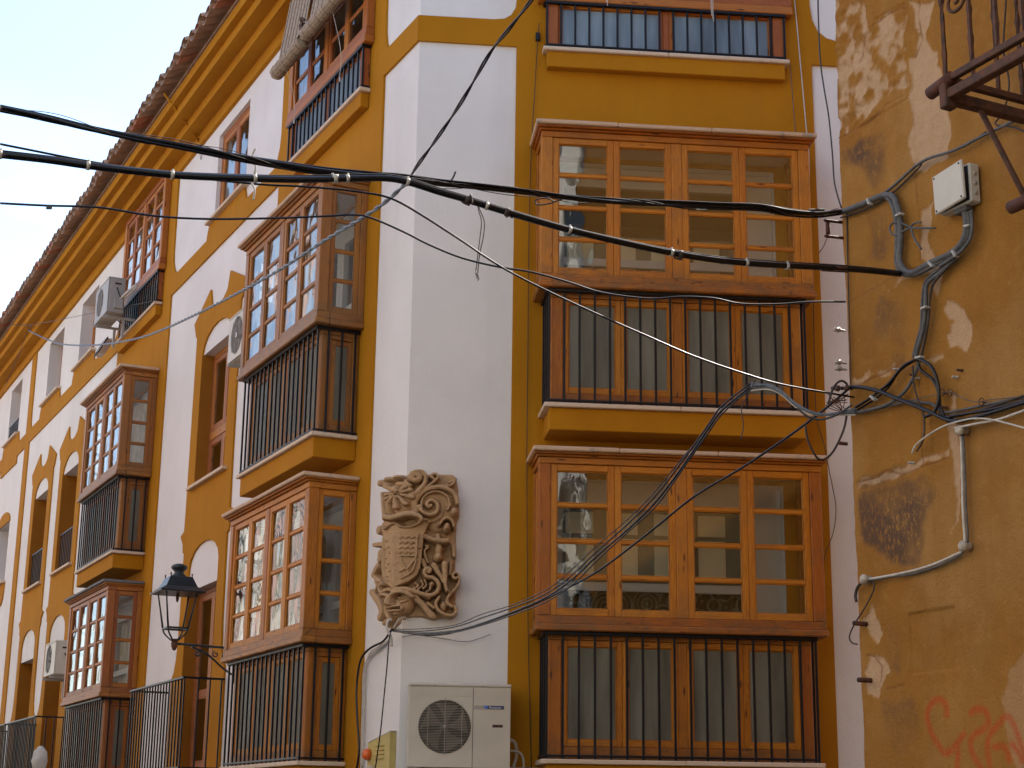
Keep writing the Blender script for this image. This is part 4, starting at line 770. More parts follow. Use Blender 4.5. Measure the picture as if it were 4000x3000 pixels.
def make_top_bay(mw, wood, glass, frost, sashm=None):
    m = MB(); YF = .112
    for s in (-1, 1):
        m.box(s*1.055, s*1.165, .026, YF, .615, 1.80, 'z', .006); m.box(s*.985, s*1.085, .026, YF-.02, .0, .455, 'z', .006)
    m.box(-.046, .046, .035, YF-.004, .615, 1.80, 'z', .006); m.box(-.028, .028, .035, YF-.03, .022, .455, 'z', .005)
    m.box(-1.172, 1.172, .026, YF+.018, .456, .535, 'x', .008); m.box(-1.165, 1.165, .026, YF+.004, .536, .614, 'x', .004)
    m.box(-.984, .984, .03, YF-.028, .0, .021, 'x', .002)
    m.box(-1.165, 1.165, .026, YF+.002, 1.801, 1.88, 'x', .005); m.box(-1.19, 1.19, .026, YF+.035, 1.881, 1.905, 'x', .006)
    bay = m.build('bay_window', wood, house, mw)
    for (a, b) in ((-1.054, -.552), (-.550, -.047), (.047, .550), (.552, 1.054)):
        sm, G = sash(a, b, .616, 1.799, YF-.055, YF-.018, .050, .052, .052, [.93, 1.22, 1.50])
        sm.build('sash', sashm or wood, bay); panes(G, YF-.043, bay, glass)
    for (a, b) in ((-.984, -.029), (.029, .984)):
        sm, G = sash(a, b, .0215, .4555, YF-.062, YF-.034, .032, .045, .030)
        sm.build('sash', sashm or wood, bay); panes(G, YF-.052, bay, frost)
    m = MB(); m.box(-1.22, 1.22, .026, YF+.095, 1.906, 1.945, 'x', .008); m.build('cornice_slab', M['stonec'], bay)
    base_parts(bay, -.188, .112, .142, 1.085, 1.125)
    railing(bay, .098, .452, 0, 1.095)
    return bay
def room(mw, hw, z0, z1, col='room', d=1.9):
    m = MB(); t = .03
    m.box(-hw-t, -hw, -d, -.10, z0, z1); m.box(hw, hw+t, -d, -.10, z0, z1); m.box(-hw-t, hw+t, -d-t, -d, z0, z1)
    m.box(-hw-t, hw+t, -d-t, -.10, z0-t, z0); m.box(-hw-t, hw+t, -d-t, -.10, z1, z1+t)
    return m.build('room', M[col], house, mw)
def reveal(mw, hw, z0, z1, mats):
    m = MB()
    m.box(-hw-.03, -hw, -.25, -.102, z0, z1); m.box(hw, hw+.03, -.25, -.102, z0, z1); m.box(-hw-.03, hw+.03, -.25, -.102, z1, z1+.03); m.box(-hw-.03, hw+.03, -.25, -.102, z0-.03, z0)
    m.build('reveal', mats, house, mw)
def inner_door(mw, y=-.16, standin=None):
    """glazed doors behind the bay: white joinery; shut=(z0,z1) height of cream stand-in panels between grey green bars"""
    m = MB()
    m.box(-.98, .98, y, y+.05, 2.14, 2.32); m.box(-.98, .98, y, y+.05, .07, .22)
    for (a, b) in ((-.98, -.86), (.90, .98), (-.20, -.115), (-.105, -.02)): m.box(a, b, y+.001, y+.052, .22, 2.14)
    m.box(-.86, -.20, y+.004, y+.046, 1.40, 1.47); m.box(-.02, .90, y+.004, y+.046, 1.40, 1.47)
    m.box(-.97, -.70, y+.053, y+.07, .22, 2.14)
    d = m.build('inner_door', M['inner'], house, mw)
    if standin:  # cream panels added as stand-ins for pale squares showing in the panes
        z0, z1 = standin; yy = y-.06
        m = MB(); m.box(-.97, .97, yy-.02, yy-.002, z0, z1); m.build('standin_back', M['bargr'], d)
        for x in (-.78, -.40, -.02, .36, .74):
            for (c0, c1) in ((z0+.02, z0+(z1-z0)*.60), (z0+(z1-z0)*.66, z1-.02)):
                m = MB(); m.box(x-.12, x+.12, yy, yy+.012, c0, c1, 'z', .003); m.build('standin_panel', M['standc'], d)
    return d
FR = lambda dz: frame(C0, uR, nR, UR, dz)
FLN = lambda dz: frame(C0, uL, nL, ULN, dz)
FLF = lambda dz: frame(C0, uL, nL, ULF, dz)
low = make_low_bay(FR(ZB), M['wood'], M['glass'], M['frost'], M['sash'])
low['label'] = 'bright orange pine bay window beside the fan unit'
top = make_top_bay(FR(ZT_R), M['woodr'], M['glass'], M['frostb'])
top['label'] = 'shallow bay with blue glass behind iron bars'
def rematerial(o, swap):
    for ob in [o]+list(o.children_recursive):
        if ob.type != 'MESH': continue
        for sl in ob.material_slots:
            for a, b in swap:
                if sl.material == M[a]: sl.link = 'OBJECT'; sl.material = M[b]; break
def bay_copy(src, mw, label, swap=()):
    c = copy_tree(src, house, mw); c['label'] = label; rematerial(c, swap); return c
b2 = bay_copy(low, FR(ZM), 'orange pine bay window with weathered lower rail on the front')
for ob in b2.children_recursive: pass
b3 = bay_copy(low, FLN(ZB), 'orange pine bay window beside the street lantern', [('glass', 'glassl')])
b4 = bay_copy(low, FLN(ZM), 'brown weathered bay window under the blinds', [('wood', 'woodg'), ('sash', 'woodg'), ('glass', 'glassl')])
b5 = bay_copy(low, FLF(ZB), 'far brown red bay window with bright panes and grey roof slab', [('wood', 'woodt'), ('sash', 'woodt'), ('glass', 'glassl'), ('stonec', 'stoneg')])
b6 = bay_copy(low, FLF(ZM), 'far weathered bay window above a smaller roof slab', [('wood', 'woodg'), ('sash', 'woodg'), ('glass', 'glassl')])
t2 = bay_copy(top, FLN(ZT_LN), 'pine top floor window under rolled blinds', [('glass', 'glassl')])
t3 = bay_copy(top, FLF(ZT_LF), 'far top floor bay tucked under the eaves', [('glass', 'glassl'), ('frostb', 'frost')])
for F_ in (FR, FLN, FLF):
    for z in (ZB, ZM): room(F_(z), 1.25, .03, 2.45); inner_door(F_(z), standin=((1.50, 2.10) if z == ZB else (1.05, 1.72)) if F_ is FR else None)
room(FR(ZT_R), 1.2, .02, 1.70); room(FLN(ZT_LN), 1.2, .02, 1.70); room(FLF(ZT_LF), 1.2, .02, 1.70)

# ------------------------------------------------------------------ windows of the long side
def window_fr(mw, hw, z0, z1, y, wood, glass, transom=None, door=False, sill=True, depth=.25, rev='reveal', top='white', dark=True):
    m = MB(); s = .055
    m.box(-hw, -hw+s, y-.05, y, z0, z1, 'z', .004); m.box(hw-s, hw, y-.05, y, z0, z1, 'z', .004); m.box(-hw+s, hw-s, y-.05, y, z1-s, z1, 'x', .004); m.box(-hw+s, hw-s, y-.05, y, z0, z0+s, 'x', .004)
    if transom: m.box(-hw+s, hw-s, y-.05, y+.004, transom-.05, transom+.05, 'x', .004)
    w = m.build('window', wood, house, mw)
    segs = [(z0+s, transom-.05), (transom+.05, z1-s)] if transom else [(z0+s, z1-s)]
    for (a, b) in segs:
        for (c, d) in ((-hw+s, -.002), (.002, hw-s)):
            bars = [a+(b-a)*.42] if door and b-a > 1 else []
            sm, G = sash(c, d, a+.002, b-.002, y-.040, y-.004, .062, .07, .08, bars, .09)
            sm.build('sash', wood, w); panes(G, y-.026, w, glass)
    if sill:
        m = MB(); m.box(-hw-.15, hw+.15, y, .085, z0-.045, z0-.004, 'x', .006) if sill is True else m.box(-hw-.08, hw+.08, y, .06, z0-.04, z0-.004, 'x', .006)
        m.build('sill', M['stone'], w)
    m = MB(); d = depth
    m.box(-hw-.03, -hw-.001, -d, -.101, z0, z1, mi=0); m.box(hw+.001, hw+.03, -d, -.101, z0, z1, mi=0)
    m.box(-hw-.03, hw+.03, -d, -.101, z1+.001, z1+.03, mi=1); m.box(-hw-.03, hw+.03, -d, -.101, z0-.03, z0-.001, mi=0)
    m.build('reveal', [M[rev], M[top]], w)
    # skins of the opening between the wall face and the frame
    m = MB()
    m.box(-hw-.002, -hw+.0015, y, .022 if rev != 'white' else -.001, z0, z1-.002, mi=0); m.box(hw-.0015, hw+.002, y, .022 if rev != 'white' else -.001, z0, z1-.002, mi=0)
    m.box(-hw, hw, y, -.001, z1-.0015, z1+.002, mi=1)
    m.build('jamb', [M[rev], M[top]], w)
    rm = MB(); t = .03; D_ = 1.5
    rm.box(-hw-.5, hw+.5, -D_-t, -D_, z0-.3, z1+.3); rm.box(-hw-.5-t, -hw-.5, -D_, -d-.0, z0-.3, z1+.3); rm.box(hw+.5, hw+.5+t, -D_, -d, z0-.3, z1+.3)
    rm.box(-hw-.5, hw+.5, -D_, -d, z0-.33, z0-.3); rm.box(-hw-.5, hw+.5, -D_, -d, z1+.3, z1+.33)
    for (a, b) in ((-hw-.5, -hw-.03), (hw+.03, hw+.5)): rm.box(a, b, -d-.02, -d, z0-.3, z1+.3)
    rm.box(-hw-.03, hw+.03, -d-.02, -d, z1+.03, z1+.3); rm.box(-hw-.03, hw+.03, -d-.02, -d, z0-.3, z0-.03)
    rm.build('room', M['room'], house, mw)
    return w
FU = lambda u, z=0: frame(C0, uL, nL, u, z)
for i, c in enumerate(ARCH):
    y = -.12 if i == 0 else -.24
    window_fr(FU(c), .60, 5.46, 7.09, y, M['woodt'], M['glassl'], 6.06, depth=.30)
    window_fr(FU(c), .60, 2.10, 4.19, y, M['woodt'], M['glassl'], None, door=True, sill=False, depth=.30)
for (a, b, z0, z1, d) in TOPW+[TOPW4]:
    window_fr(FU((a+b)/2), (b-a)/2, z0, z1, -d, M['woodr'], M['glassl'], None, sill=True, depth=max(.25, d+.06), rev='white')
window_fr(FU(20.47), .60, 5.94, 7.10, -.24, M['woodt'], M['glassl'], None, depth=.30, rev='white')
window_fr(FU(20.47), .60, 2.10, 4.15, -.24, M['woodt'], M['glassl'], None, door=True, sill=False, depth=.30, rev='white')
# small guard rails inside the deep openings
def guard(mw, hw, z0, h, y, n):
    m = MB(); m.box(-hw, hw, y-.012, y+.012, z0+h-.02, z0+h, 'x', .003); m.box(-hw, hw, y-.008, y+.008, z0+.03, z0+.045, 'x', .003)
    r = m.build('guard_rail', M['iron'], house, mw)
    for i in range(n):
        x = -hw+2*hw*(i+.5)/n; b = MB(); b.box(x-.007, x+.007, y-.007, y+.007, z0+.0, z0+h-.02, 'z'); b.build('bar', M['iron'], r)
guard(FU(ARCH[1]), .59, 5.46, .62, -.02, 9); guard(FU(ARCH[2]), .59, 5.46, .62, -.02, 9); guard(FU(20.49), .58, 8.84, .35, -.02, 9)
# balconies in front of the arched doors
def balcony(mw, lab):
    m = MB(); m.box(-1.16, 1.16, .026, .47, -.17, -.035, 'x', .008); m.box(-1.19, 1.19, .026, .50, -.034, 0, 'x', .006)
    b_ = m.build('balcony', M['ochre'], house, mw); b_['label'] = lab
    m = MB(); X, Y, Z = 1.145, .455, .975
    m.box(-X-.02, X+.02, Y-.012, Y+.03, Z-.022, Z, 'x', .003); m.box(-X, X, Y-.004, Y+.02, .03, .045, 'x')
    for s in (-1, 1):
        m.box(s*X-.02, s*X+.02, .026, Y-.013, Z-.022, Z, 'y', .003); m.box(s*X-.01, s*X+.01, .026, Y-.013, .03, .045, 'y')
    r = m.build('railing', M['iron'], b_)
    n = 19
    for i in range(n+1):
        x = -X+2*X*i/n; b = MB(); b.box(x-.008, x+.008, Y, Y+.016, 0.0, Z-.022, 'z', .002); b.build('bar', M['iron'], b_)
    for s in (-1, 1):
        for k in range(3):
            y = .06+.125*k; b = MB(); b.box(s*X-.008, s*X+.008, y-.008, y+.008, 0.0, Z-.022, 'z', .002); b.build('bar', M['iron'], b_)
    return b_
bl = balcony(FU(ARCH[0], 2.085), 'iron balcony beside the lantern')
for c, lab in ((ARCH[1]-.1, 'iron balcony below the far fan unit'), (ARCH[2], 'farthest iron balcony')):
    q = copy_tree(bl, house, FU(c, 2.085)); q['label'] = lab
# ------------------------------------------------------------------ carved coat of arms on the corner
REL = DATA['rel']
SA = .12
def rel_base(s):
    """point and outward normal of the corner, rounded, at arc position s (s<0 along the long side)"""
    if s <= -SA: return C0+uL*(-s), nL
    if s >= SA: return C0+uR*s, nR
    t = (s+SA)/(2*SA); p = (C0+uL*SA)*(1-t)**2+C0*(2*t*(1-t))+(C0+uR*SA)*t*t
    return p, (nL*(1-t)+nR*t).normalized()
def build_relief():
    st = .0036
    s0, s1, z0, z1 = -.62, .50, 3.02, 4.50
    xs = np.arange(s0, s1, st); zs = np.arange(z0, z1, st)
    X, Z = np.meshgrid(xs, zs)
    def inside(poly):
        c = np.zeros(X.shape, bool); n = len(poly)
        for i in range(n):
            (ax, az), (bx, bz) = poly[i], poly[(i+1) % n]
            if az == bz: continue
            k = ((az > Z) != (bz > Z)) & (X < (bx-ax)*(Z-az)/(bz-az)+ax); c ^= k
        return c
    def dist(pl, r=None):
        D = np.full(X.shape, 9.0); T = np.zeros(X.shape); L = [0]
        for i in range(len(pl)-1): L.append(L[-1]+math.dist(pl[i], pl[i+1]))
        for i in range(len(pl)-1):
            (ax, az), (bx, bz) = pl[i], pl[i+1]; dx, dz = bx-ax, bz-az; q = dx*dx+dz*dz+1e-12
            t = np.clip(((X-ax)*dx+(Z-az)*dz)/q, 0, 1); d = np.hypot(X-ax-t*dx, Z-az-t*dz)
            m_ = d < D; D = np.where(m_, d, D); T = np.where(m_, (L[i]+t*(L[i+1]-L[i]))/(L[-1]+1e-9), T)
        return D, T
    def sm(pl, k=5):
        if len(pl) < 3: return pl
        return [(p.x, p.y) for p in smoothpts([(a, b, 0) for a, b in pl], k)]
    out = REL['outline']; O = inside(out)
    ed, _ = dist(out+[out[0]])
    Hh = np.where(O, .032*np.clip(ed/.010, 0, 1)**.5, 0.0)
    rs = np.random.RandomState(5)
    names = ['slab']; P = np.zeros(X.shape, int)
    late = []
    for f in REL['F']:
        if f[0] in 'gc': late.append(f); continue
        if f[1] not in names: names.append(f[1])
        pi = names.index(f[1])
        if f[0] == 'r':
            D, T = dist(sm(f[2])); r = f[3]+(f[5]-f[3])*T
            h = np.where(D < r, f[4]-r*.9*(1-np.sqrt(np.clip(1-(D/r)**2, 0, 1))), 0)
            if r.max() > .015: h = np.where(D < r, h-.0022*np.exp(-((D/r-.45)/.12)**2), h)
        elif f[0] == 'b':
            (cx, cz), (ex, ez) = f[2], f[3]; q = ((X-cx)/ex)**2+((Z-cz)/ez)**2
            h = np.where(q < 1, .03+(f[4]-.03)*np.sqrt(np.clip(1-q, 0, 1))**.7, 0)
            if f[1] == 'plume': h = h-np.where(q < 1, .003*(np.sin((X-cx)*420+(Z-cz)*520)), 0)
        else:
            k = inside(f[2]); e, _ = dist(f[2]+[f[2][0]]); cx = np.mean([p[0] for p in f[2]])
            h = np.where(k, (f[3]-.10*np.abs(X-cx)-.02*0)*np.clip(e/.006, 0, 1)**.5, 0)
        m_ = (h > Hh) & O; Hh = np.where(m_, h, Hh); P = np.where(m_, pi, P)
    for f in late:
        if f[0] == 'c':
            k = inside(f[2]); e, _ = dist(f[2]+[f[2][0]]); tgt = f[3]
            w = np.clip(e/.010, 0, 1); sh_ = P == names.index('shield')
            Hh = np.where(k & ~sh_, Hh*(1-w)+tgt*w, Hh)
        else:
            D, T = dist(f[2]); r = f[3]; Hh = Hh-np.where(D < r, f[4]*np.sqrt(np.clip(1-(D/r)**2, 0, 1)), 0)
    Hh = np.where(Hh > .05, .05+(Hh-.05)*1.22, Hh)
    cap = np.clip(.098+(X+.22)*.6, .098, .4); Hh = np.where(Hh > cap, cap+(Hh-cap)*.12, Hh)
    # soften once, then chisel noise
    def blur(A, k=1):
        for _ in range(k): A = (A*4+np.roll(A, 1, 0)+np.roll(A, -1, 0)+np.roll(A, 1, 1)+np.roll(A, -1, 1))/8
        return A
    Hh = blur(Hh, 1)
    nz_ = blur(rs.randn(*X.shape), 3)*.0022+blur(rs.randn(*X.shape), 14)*.004
    Hh = np.where(O, np.maximum(Hh+nz_, .012), 0)
    # keep cells touching the outline
    keep = O.copy(); keep[1:] |= O[:-1]; keep[:-1] |= O[1:]; keep[:, 1:] |= O[:, :-1]; keep[:, :-1] |= O[:, 1:]
    idx = -np.ones(X.shape, int); idx[keep] = np.arange(keep.sum())
    bs = [rel_base(float(s)) for s in xs]
    bp = np.array([b[0][:2] for b in bs]); bn = np.array([b[1][:2] for b in bs])
    ii, jj = np.where(keep)
    hh = Hh[ii, jj]; hh = np.where(O[ii, jj], hh, -.004)
    V = np.stack([bp[jj, 0]+bn[jj, 0]*hh-C0.x, bp[jj, 1]+bn[jj, 1]*hh-C0.y, Z[ii, jj]-3.8], 1)
    q = keep[:-1, :-1] & keep[1:, :-1] & keep[1:, 1:] & keep[:-1, 1:]
    a, b = np.where(q); F4 = np.stack([idx[a, b], idx[a, b+1], idx[a+1, b+1], idx[a+1, b]], 1); FP = P[a, b]
    root = None
    base_mw = Matrix.Translation(C0+Vector((0, 0, 3.8)))
    label = {'cherub': 'chubby cherub holding the shield edge', 'mask': 'grotesque face at the foot of the shield'}
    for pi, nm in enumerate(names):
        S = F4[FP == pi]
        if len(S) == 0: continue
        u_, inv = np.unique(S, return_inverse=True); inv = inv.reshape(S.shape)
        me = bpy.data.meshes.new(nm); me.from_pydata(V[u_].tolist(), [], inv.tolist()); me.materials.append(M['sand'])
        me.polygons.foreach_set('use_smooth', [True]*len(S)); me.update()
        nm2 = {'cherub2': 'cherub'}.get(nm, nm)
        if nm == 'slab':
            o = bpy.data.objects.new('stone_coat_of_arms', me); link(o, None, base_mw); root = o
            tag(o, 'carved sandstone coat of arms wrapped round the white house corner', 'coat of arms')
        else:
            o = bpy.data.objects.new(nm2, me); link(o, root, base_mw)
            if nm in label: o['label'] = label[nm]
build_relief()
# ------------------------------------------------------------------ old ochre house at the right
FW = frame(W0, uW, nW)
old = empty('old_house', Matrix.Translation(W0), 'old house with peeling stained ochre plaster at the right', 'house')
def build_old_wall():
    st = .0075; u0, u1, z0, z1 = .012, 2.2, 1.0, 6.9
    us = np.arange(u0, u1, st); zs = np.arange(z0, z1, st); U, Z = np.meshgrid(us, zs)
    rs = np.random.RandomState(11)
    def fbm(sc, oct=4, an=(1, 1)):
        T = np.zeros(U.shape); amp = 1; tot = 0
        for o in range(oct):
            gx = int((u1-u0)*sc*an[0])+3; gz = int((z1-z0)*sc*an[1])+3; G = rs.rand(gz, gx)
            fx = (U-u0)/(u1-u0)*(gx-1.001); fz = (Z-z0)/(z1-z0)*(gz-1.001); ix = fx.astype(int); iz = fz.astype(int); a = fx-ix; b = fz-iz
            a = a*a*(3-2*a); b = b*b*(3-2*b)
            T += amp*((G[iz, ix]*(1-a)+G[iz, ix+1]*a)*(1-b)+(G[iz+1, ix]*(1-a)+G[iz+1, ix+1]*a)*b); tot += amp; amp *= .5; sc *= 2
        return T/tot
    wob1, wob2 = (fbm(5, 5)-.5)*.16, (fbm(5, 5)-.5)*.16
    Uw, Zw = U+wob1, Z+wob2
    def inside(poly, A=Uw, B=Zw):
        c = np.zeros(U.shape, bool)
        for i in range(len(poly)):
            (ax, az), (bx, bz) = poly[i], poly[(i+1) % len(poly)]
            if az == bz: continue
            c ^= ((az > B) != (bz > B)) & (A < (bx-ax)*(B-az)/(bz-az)+ax)
        return c
    def dist(pl, A, B):
        D = np.full(U.shape, 9.0)
        for i in range(len(pl)-1):
            (ax, az), (bx, bz) = pl[i], pl[i+1]; dx, dz = bx-ax, bz-az; q = dx*dx+dz*dz+1e-12
            t = np.clip(((A-ax)*dx+(B-az)*dz)/q, 0, 1); D = np.minimum(D, np.hypot(A-ax-t*dx, B-az-t*dz))
        return D
    def blur(A, k):
        for _ in range(k): A = (A*4+np.roll(A, 1, 0)+np.roll(A, -1, 0)+np.roll(A, 1, 1)+np.roll(A, -1, 1))/8
        return A
    n1, n2, n3 = fbm(3, 6), fbm(9, 5), fbm(1.3, 4)
    patches = [[(.62, 5.8), (.83, 5.74), (.76, 5.52), (.85, 5.42), (.87, 5.03), (.87, 4.84), (.62, 4.88), (.60, 5.2), (.60, 5.48), (.66, 5.48), (.73, 5.56)],
               [(.73, 5.9), (.84, 6.3), (.74, 6.6), (.62, 6.2)],
               [(.66, 4.32), (.71, 4.40), (.75, 4.28), (.72, 4.14), (.67, 4.2)], [(.80, 4.10), (.86, 4.12), (.92, 3.98), (.88, 3.85), (.80, 3.9)],
               [(.76, 3.62), (.82, 3.64), (.80, 3.2), (.76, 2.95), (.73, 3.3)], [(.64, 4.62), (.72, 4.66), (.70, 4.3), (.66, 4.35)],
               [(.06, 2.62), (.13, 2.68), (.17, 2.58), (.12, 2.50), (.06, 2.53)], [(.07, 2.42), (.16, 2.43), (.21, 2.32), (.14, 2.22), (.06, 2.24)],
               [(1.0, 2.2), (1.3, 2.5), (1.4, 1.6), (1.1, 1.7)]]
    pt = np.zeros(U.shape)
    for i, p in enumerate(patches): pt = np.maximum(pt, inside(p).astype(float)*(1 if i < 8 else .4))
    # rough hacked plaster at the upper corner
    rough = inside([(.0, 5.30), (.40, 5.30), (.58, 5.33), (.60, 5.80), (.33, 5.83), (.25, 6.3), (.0, 6.5)])
    pt = np.maximum(pt, np.where(rough, np.clip((fbm(14, 5)-.44)*6, 0, 1), 0))
    for z in (4.325, 3.860, 3.335): pt = np.maximum(pt, (np.abs(Zw-z) < .018)*np.clip((n2-.42)*7, 0, 1)*(U < .75))
    stain = np.zeros(U.shape)
    for p, w in (([(.05, 5.21), (.15, 5.17), (.25, 5.20), (.44, 5.08), (.42, 4.96), (.31, 4.86), (.19, 4.98), (.06, 5.09)], 1.0), ([(.30, 4.28), (.50, 4.2), (.46, 3.95), (.30, 4.0), (.2, 4.05)], .55),
                 ([(.04, 3.27), (.30, 3.30), (.60, 3.25), (.66, 3.12), (.58, 3.04), (.50, 2.86), (.25, 2.86), (.08, 3.0)], 1.0), ([(.2, 4.75), (.4, 4.75), (.4, 4.45), (.25, 4.5)], .6),
                 ([(.2, 2.6), (.34, 2.55), (.32, 2.32), (.22, 2.34)], .5), ([(.2, 2.22), (.4, 2.22), (.45, 2.0), (.25, 1.95)], .45), ([(.05, 3.35), (.4, 3.37), (.4, 3.28), (.1, 3.28)], .7), ([(.3, 3.92), (.45, 3.92), (.45, 3.84), (.3, 3.84)], .6)):
        k = blur(inside(p).astype(float), 10); stain = np.maximum(stain, w*k*np.clip((n1-.28)*3.2, 0, 1))
    crack = np.zeros(U.shape)
    for pl, r in (([(.0, 5.268), (.116, 5.272), (.275, 5.264), (.405, 5.275), (.42, 5.296), (.583, 5.291)], .009), ([(.208, 5.646), (.25, 5.674), (.269, 5.767)], .006), ([(.364, 5.797), (.482, 5.807), (.62, 5.784)], .006),
                  ([(.0, 4.30), (.067, 4.316), (.249, 4.328), (.389, 4.346), (.6, 4.35)], .006), ([(.0, 3.85), (.166, 3.849), (.242, 3.856), (.428, 3.877)], .007), ([(.05, 3.335), (.206, 3.334), (.281, 3.357), (.398, 3.311), (.732, 3.327)], .006),
                  ([(.66, 5.48), (.72, 5.55), (.70, 5.70), (.74, 5.9)], .006), ([(.06, 2.44), (.12, 2.43), (.17, 2.37), (.16, 2.30)], .005), ([(.2, 2.26), (.35, 2.28)], .005), ([(.62, 4.3), (.63, 4.6), (.62, 4.9)], .005), ([(.56, 3.32), (.565, 3.9)], .005), ([(1.02, 4.85), (1.04, 4.75)], .006)):
        D = dist(pl, U+wob1*.12, Z+wob2*.12); crack = np.maximum(crack, np.clip(1.3-D/r, 0, 1)*np.clip((n2-.2)*3, .3, 1))
    spray = np.zeros(U.shape)
    for pl in ([(.640, 2.12), (.639, 2.165), (.60, 2.192), (.56, 2.185), (.518, 2.156), (.503, 2.107), (.530, 2.034), (.57, 1.985), (.610, 1.948), (.64, 1.950), (.687, 1.978), (.744, 2.025)],
               [(.80, 2.12), (.84, 2.135), (.89, 2.125), (.915, 2.08), (.88, 2.045), (.837, 2.03), (.80, 2.01), (.785, 1.98), (.80, 1.93), (.85, 1.87)],
               [(.905, 1.87), (.895, 1.95), (.91, 2.01), (.96, 2.05), (1.022, 2.09), (1.06, 2.07), (1.09, 2.0), (1.115, 1.93), (1.10, 1.90)], [(1.05, 1.97), (1.09, 1.93), (1.12, 1.90)], [(.94, 1.96), (1.0, 1.96), (1.03, 1.90)], [(.70, 1.96), (.69, 1.88), (.66, 1.82)]):
        D = dist([(p.x, p.y) for p in smoothpts([(a, b, 0) for a, b in pl], 4)], U, Z); spray = np.maximum(spray, np.clip(1.25-(D/.021)**1.5, 0, 1))
    pale = np.clip((n3-.45)*4, 0, 1)*.8; pale = np.maximum(pale, blur(((U > .38) & (U < .76) & (Z > 2.35) & (Z < 2.72)).astype(float), 4)*.5*np.clip((n1-.3)*3, 0, 1))
    Dp = (n3-.5)*.03+(n1-.5)*.010+(n2-.5)*.004
    Dp += blur(np.where(rough, (n2-.5)*.03+(fbm(26, 3)-.5)*.026-.004, 0), 1) - blur(pt, 1)*.006 - crack*.006
    # shallow pocket left by a removed box
    led = (U > .40) & (U < .735) & (Z > 2.325) & (Z < 2.62); Dp -= blur(led.astype(float), 1)*.012
    # each course of render stands a little proud of the one below
    Dp += np.where((U < .6) & (Z > 5.27), .006, 0)+np.where(U > .63, -.006, 0)
    # soft broken arris at the far corner
    Dp -= np.clip((.035-U)/.035, 0, 1)**2*.02*(1+(n2-.5)*2)
    V = np.stack([-U.ravel(), Dp.ravel(), Z.ravel()], 1)
    ny, nx = U.shape; i = np.arange(ny-1)[:, None]*nx+np.arange(nx-1)[None]; i = i.ravel()
    F = np.stack([i, i+nx, i+nx+1, i+1], 1)
    me = bpy.data.meshes.new('wall'); me.vertices.add(len(V)); me.vertices.foreach_set('co', V.ravel())
    me.loops.add(len(F)*4); me.polygons.add(len(F)); me.loops.foreach_set('vertex_index', F.ravel())
    me.polygons.foreach_set('loop_start', np.arange(len(F))*4); me.polygons.foreach_set('loop_total', np.full(len(F), 4)); me.update(calc_edges=True)
    me.polygons.foreach_set('use_smooth', [True]*len(F))
    for nm, A in (('patch', blur(pt, 1)), ('stain', stain), ('crack', crack), ('spray', spray), ('pale', pale)):
        at = me.attributes.new(nm, 'FLOAT', 'POINT'); at.data.foreach_set('value', A.ravel().astype(np.float32))
    me.materials.append(M['old']); o = bpy.data.objects.new('wall', me); link(o, old, FW); o['label'] = 'peeling ochre wall with dark stains and red spray paint'
build_old_wall()
m = MB()      # the rest of the house, butted to the visible stretch
m.box(-14, -2.2, -.25, 0, 0, 10.4); m.box(-2.2, -.012, -.25, 0, 0, 1.0); m.box(-2.2, -.012, -.25, 0, 6.9, 10.4); m.box(-2.19, -.02, -.25, -.06, 1.0, 6.9)
m.build('wall', M['old'], old, FW)
m = MB(); m.box(-.25, -.004, -7, -.028, 0, 10.4); m.box(-14, -.25, -7, -6.8, 0, 10.4); m.build('wall', M['old'], old, FW)
m = MB(); m.box(-14.2, .25, -7, .45, 10.4, 10.55); m.build('roof', M['roofs'], old, FW)

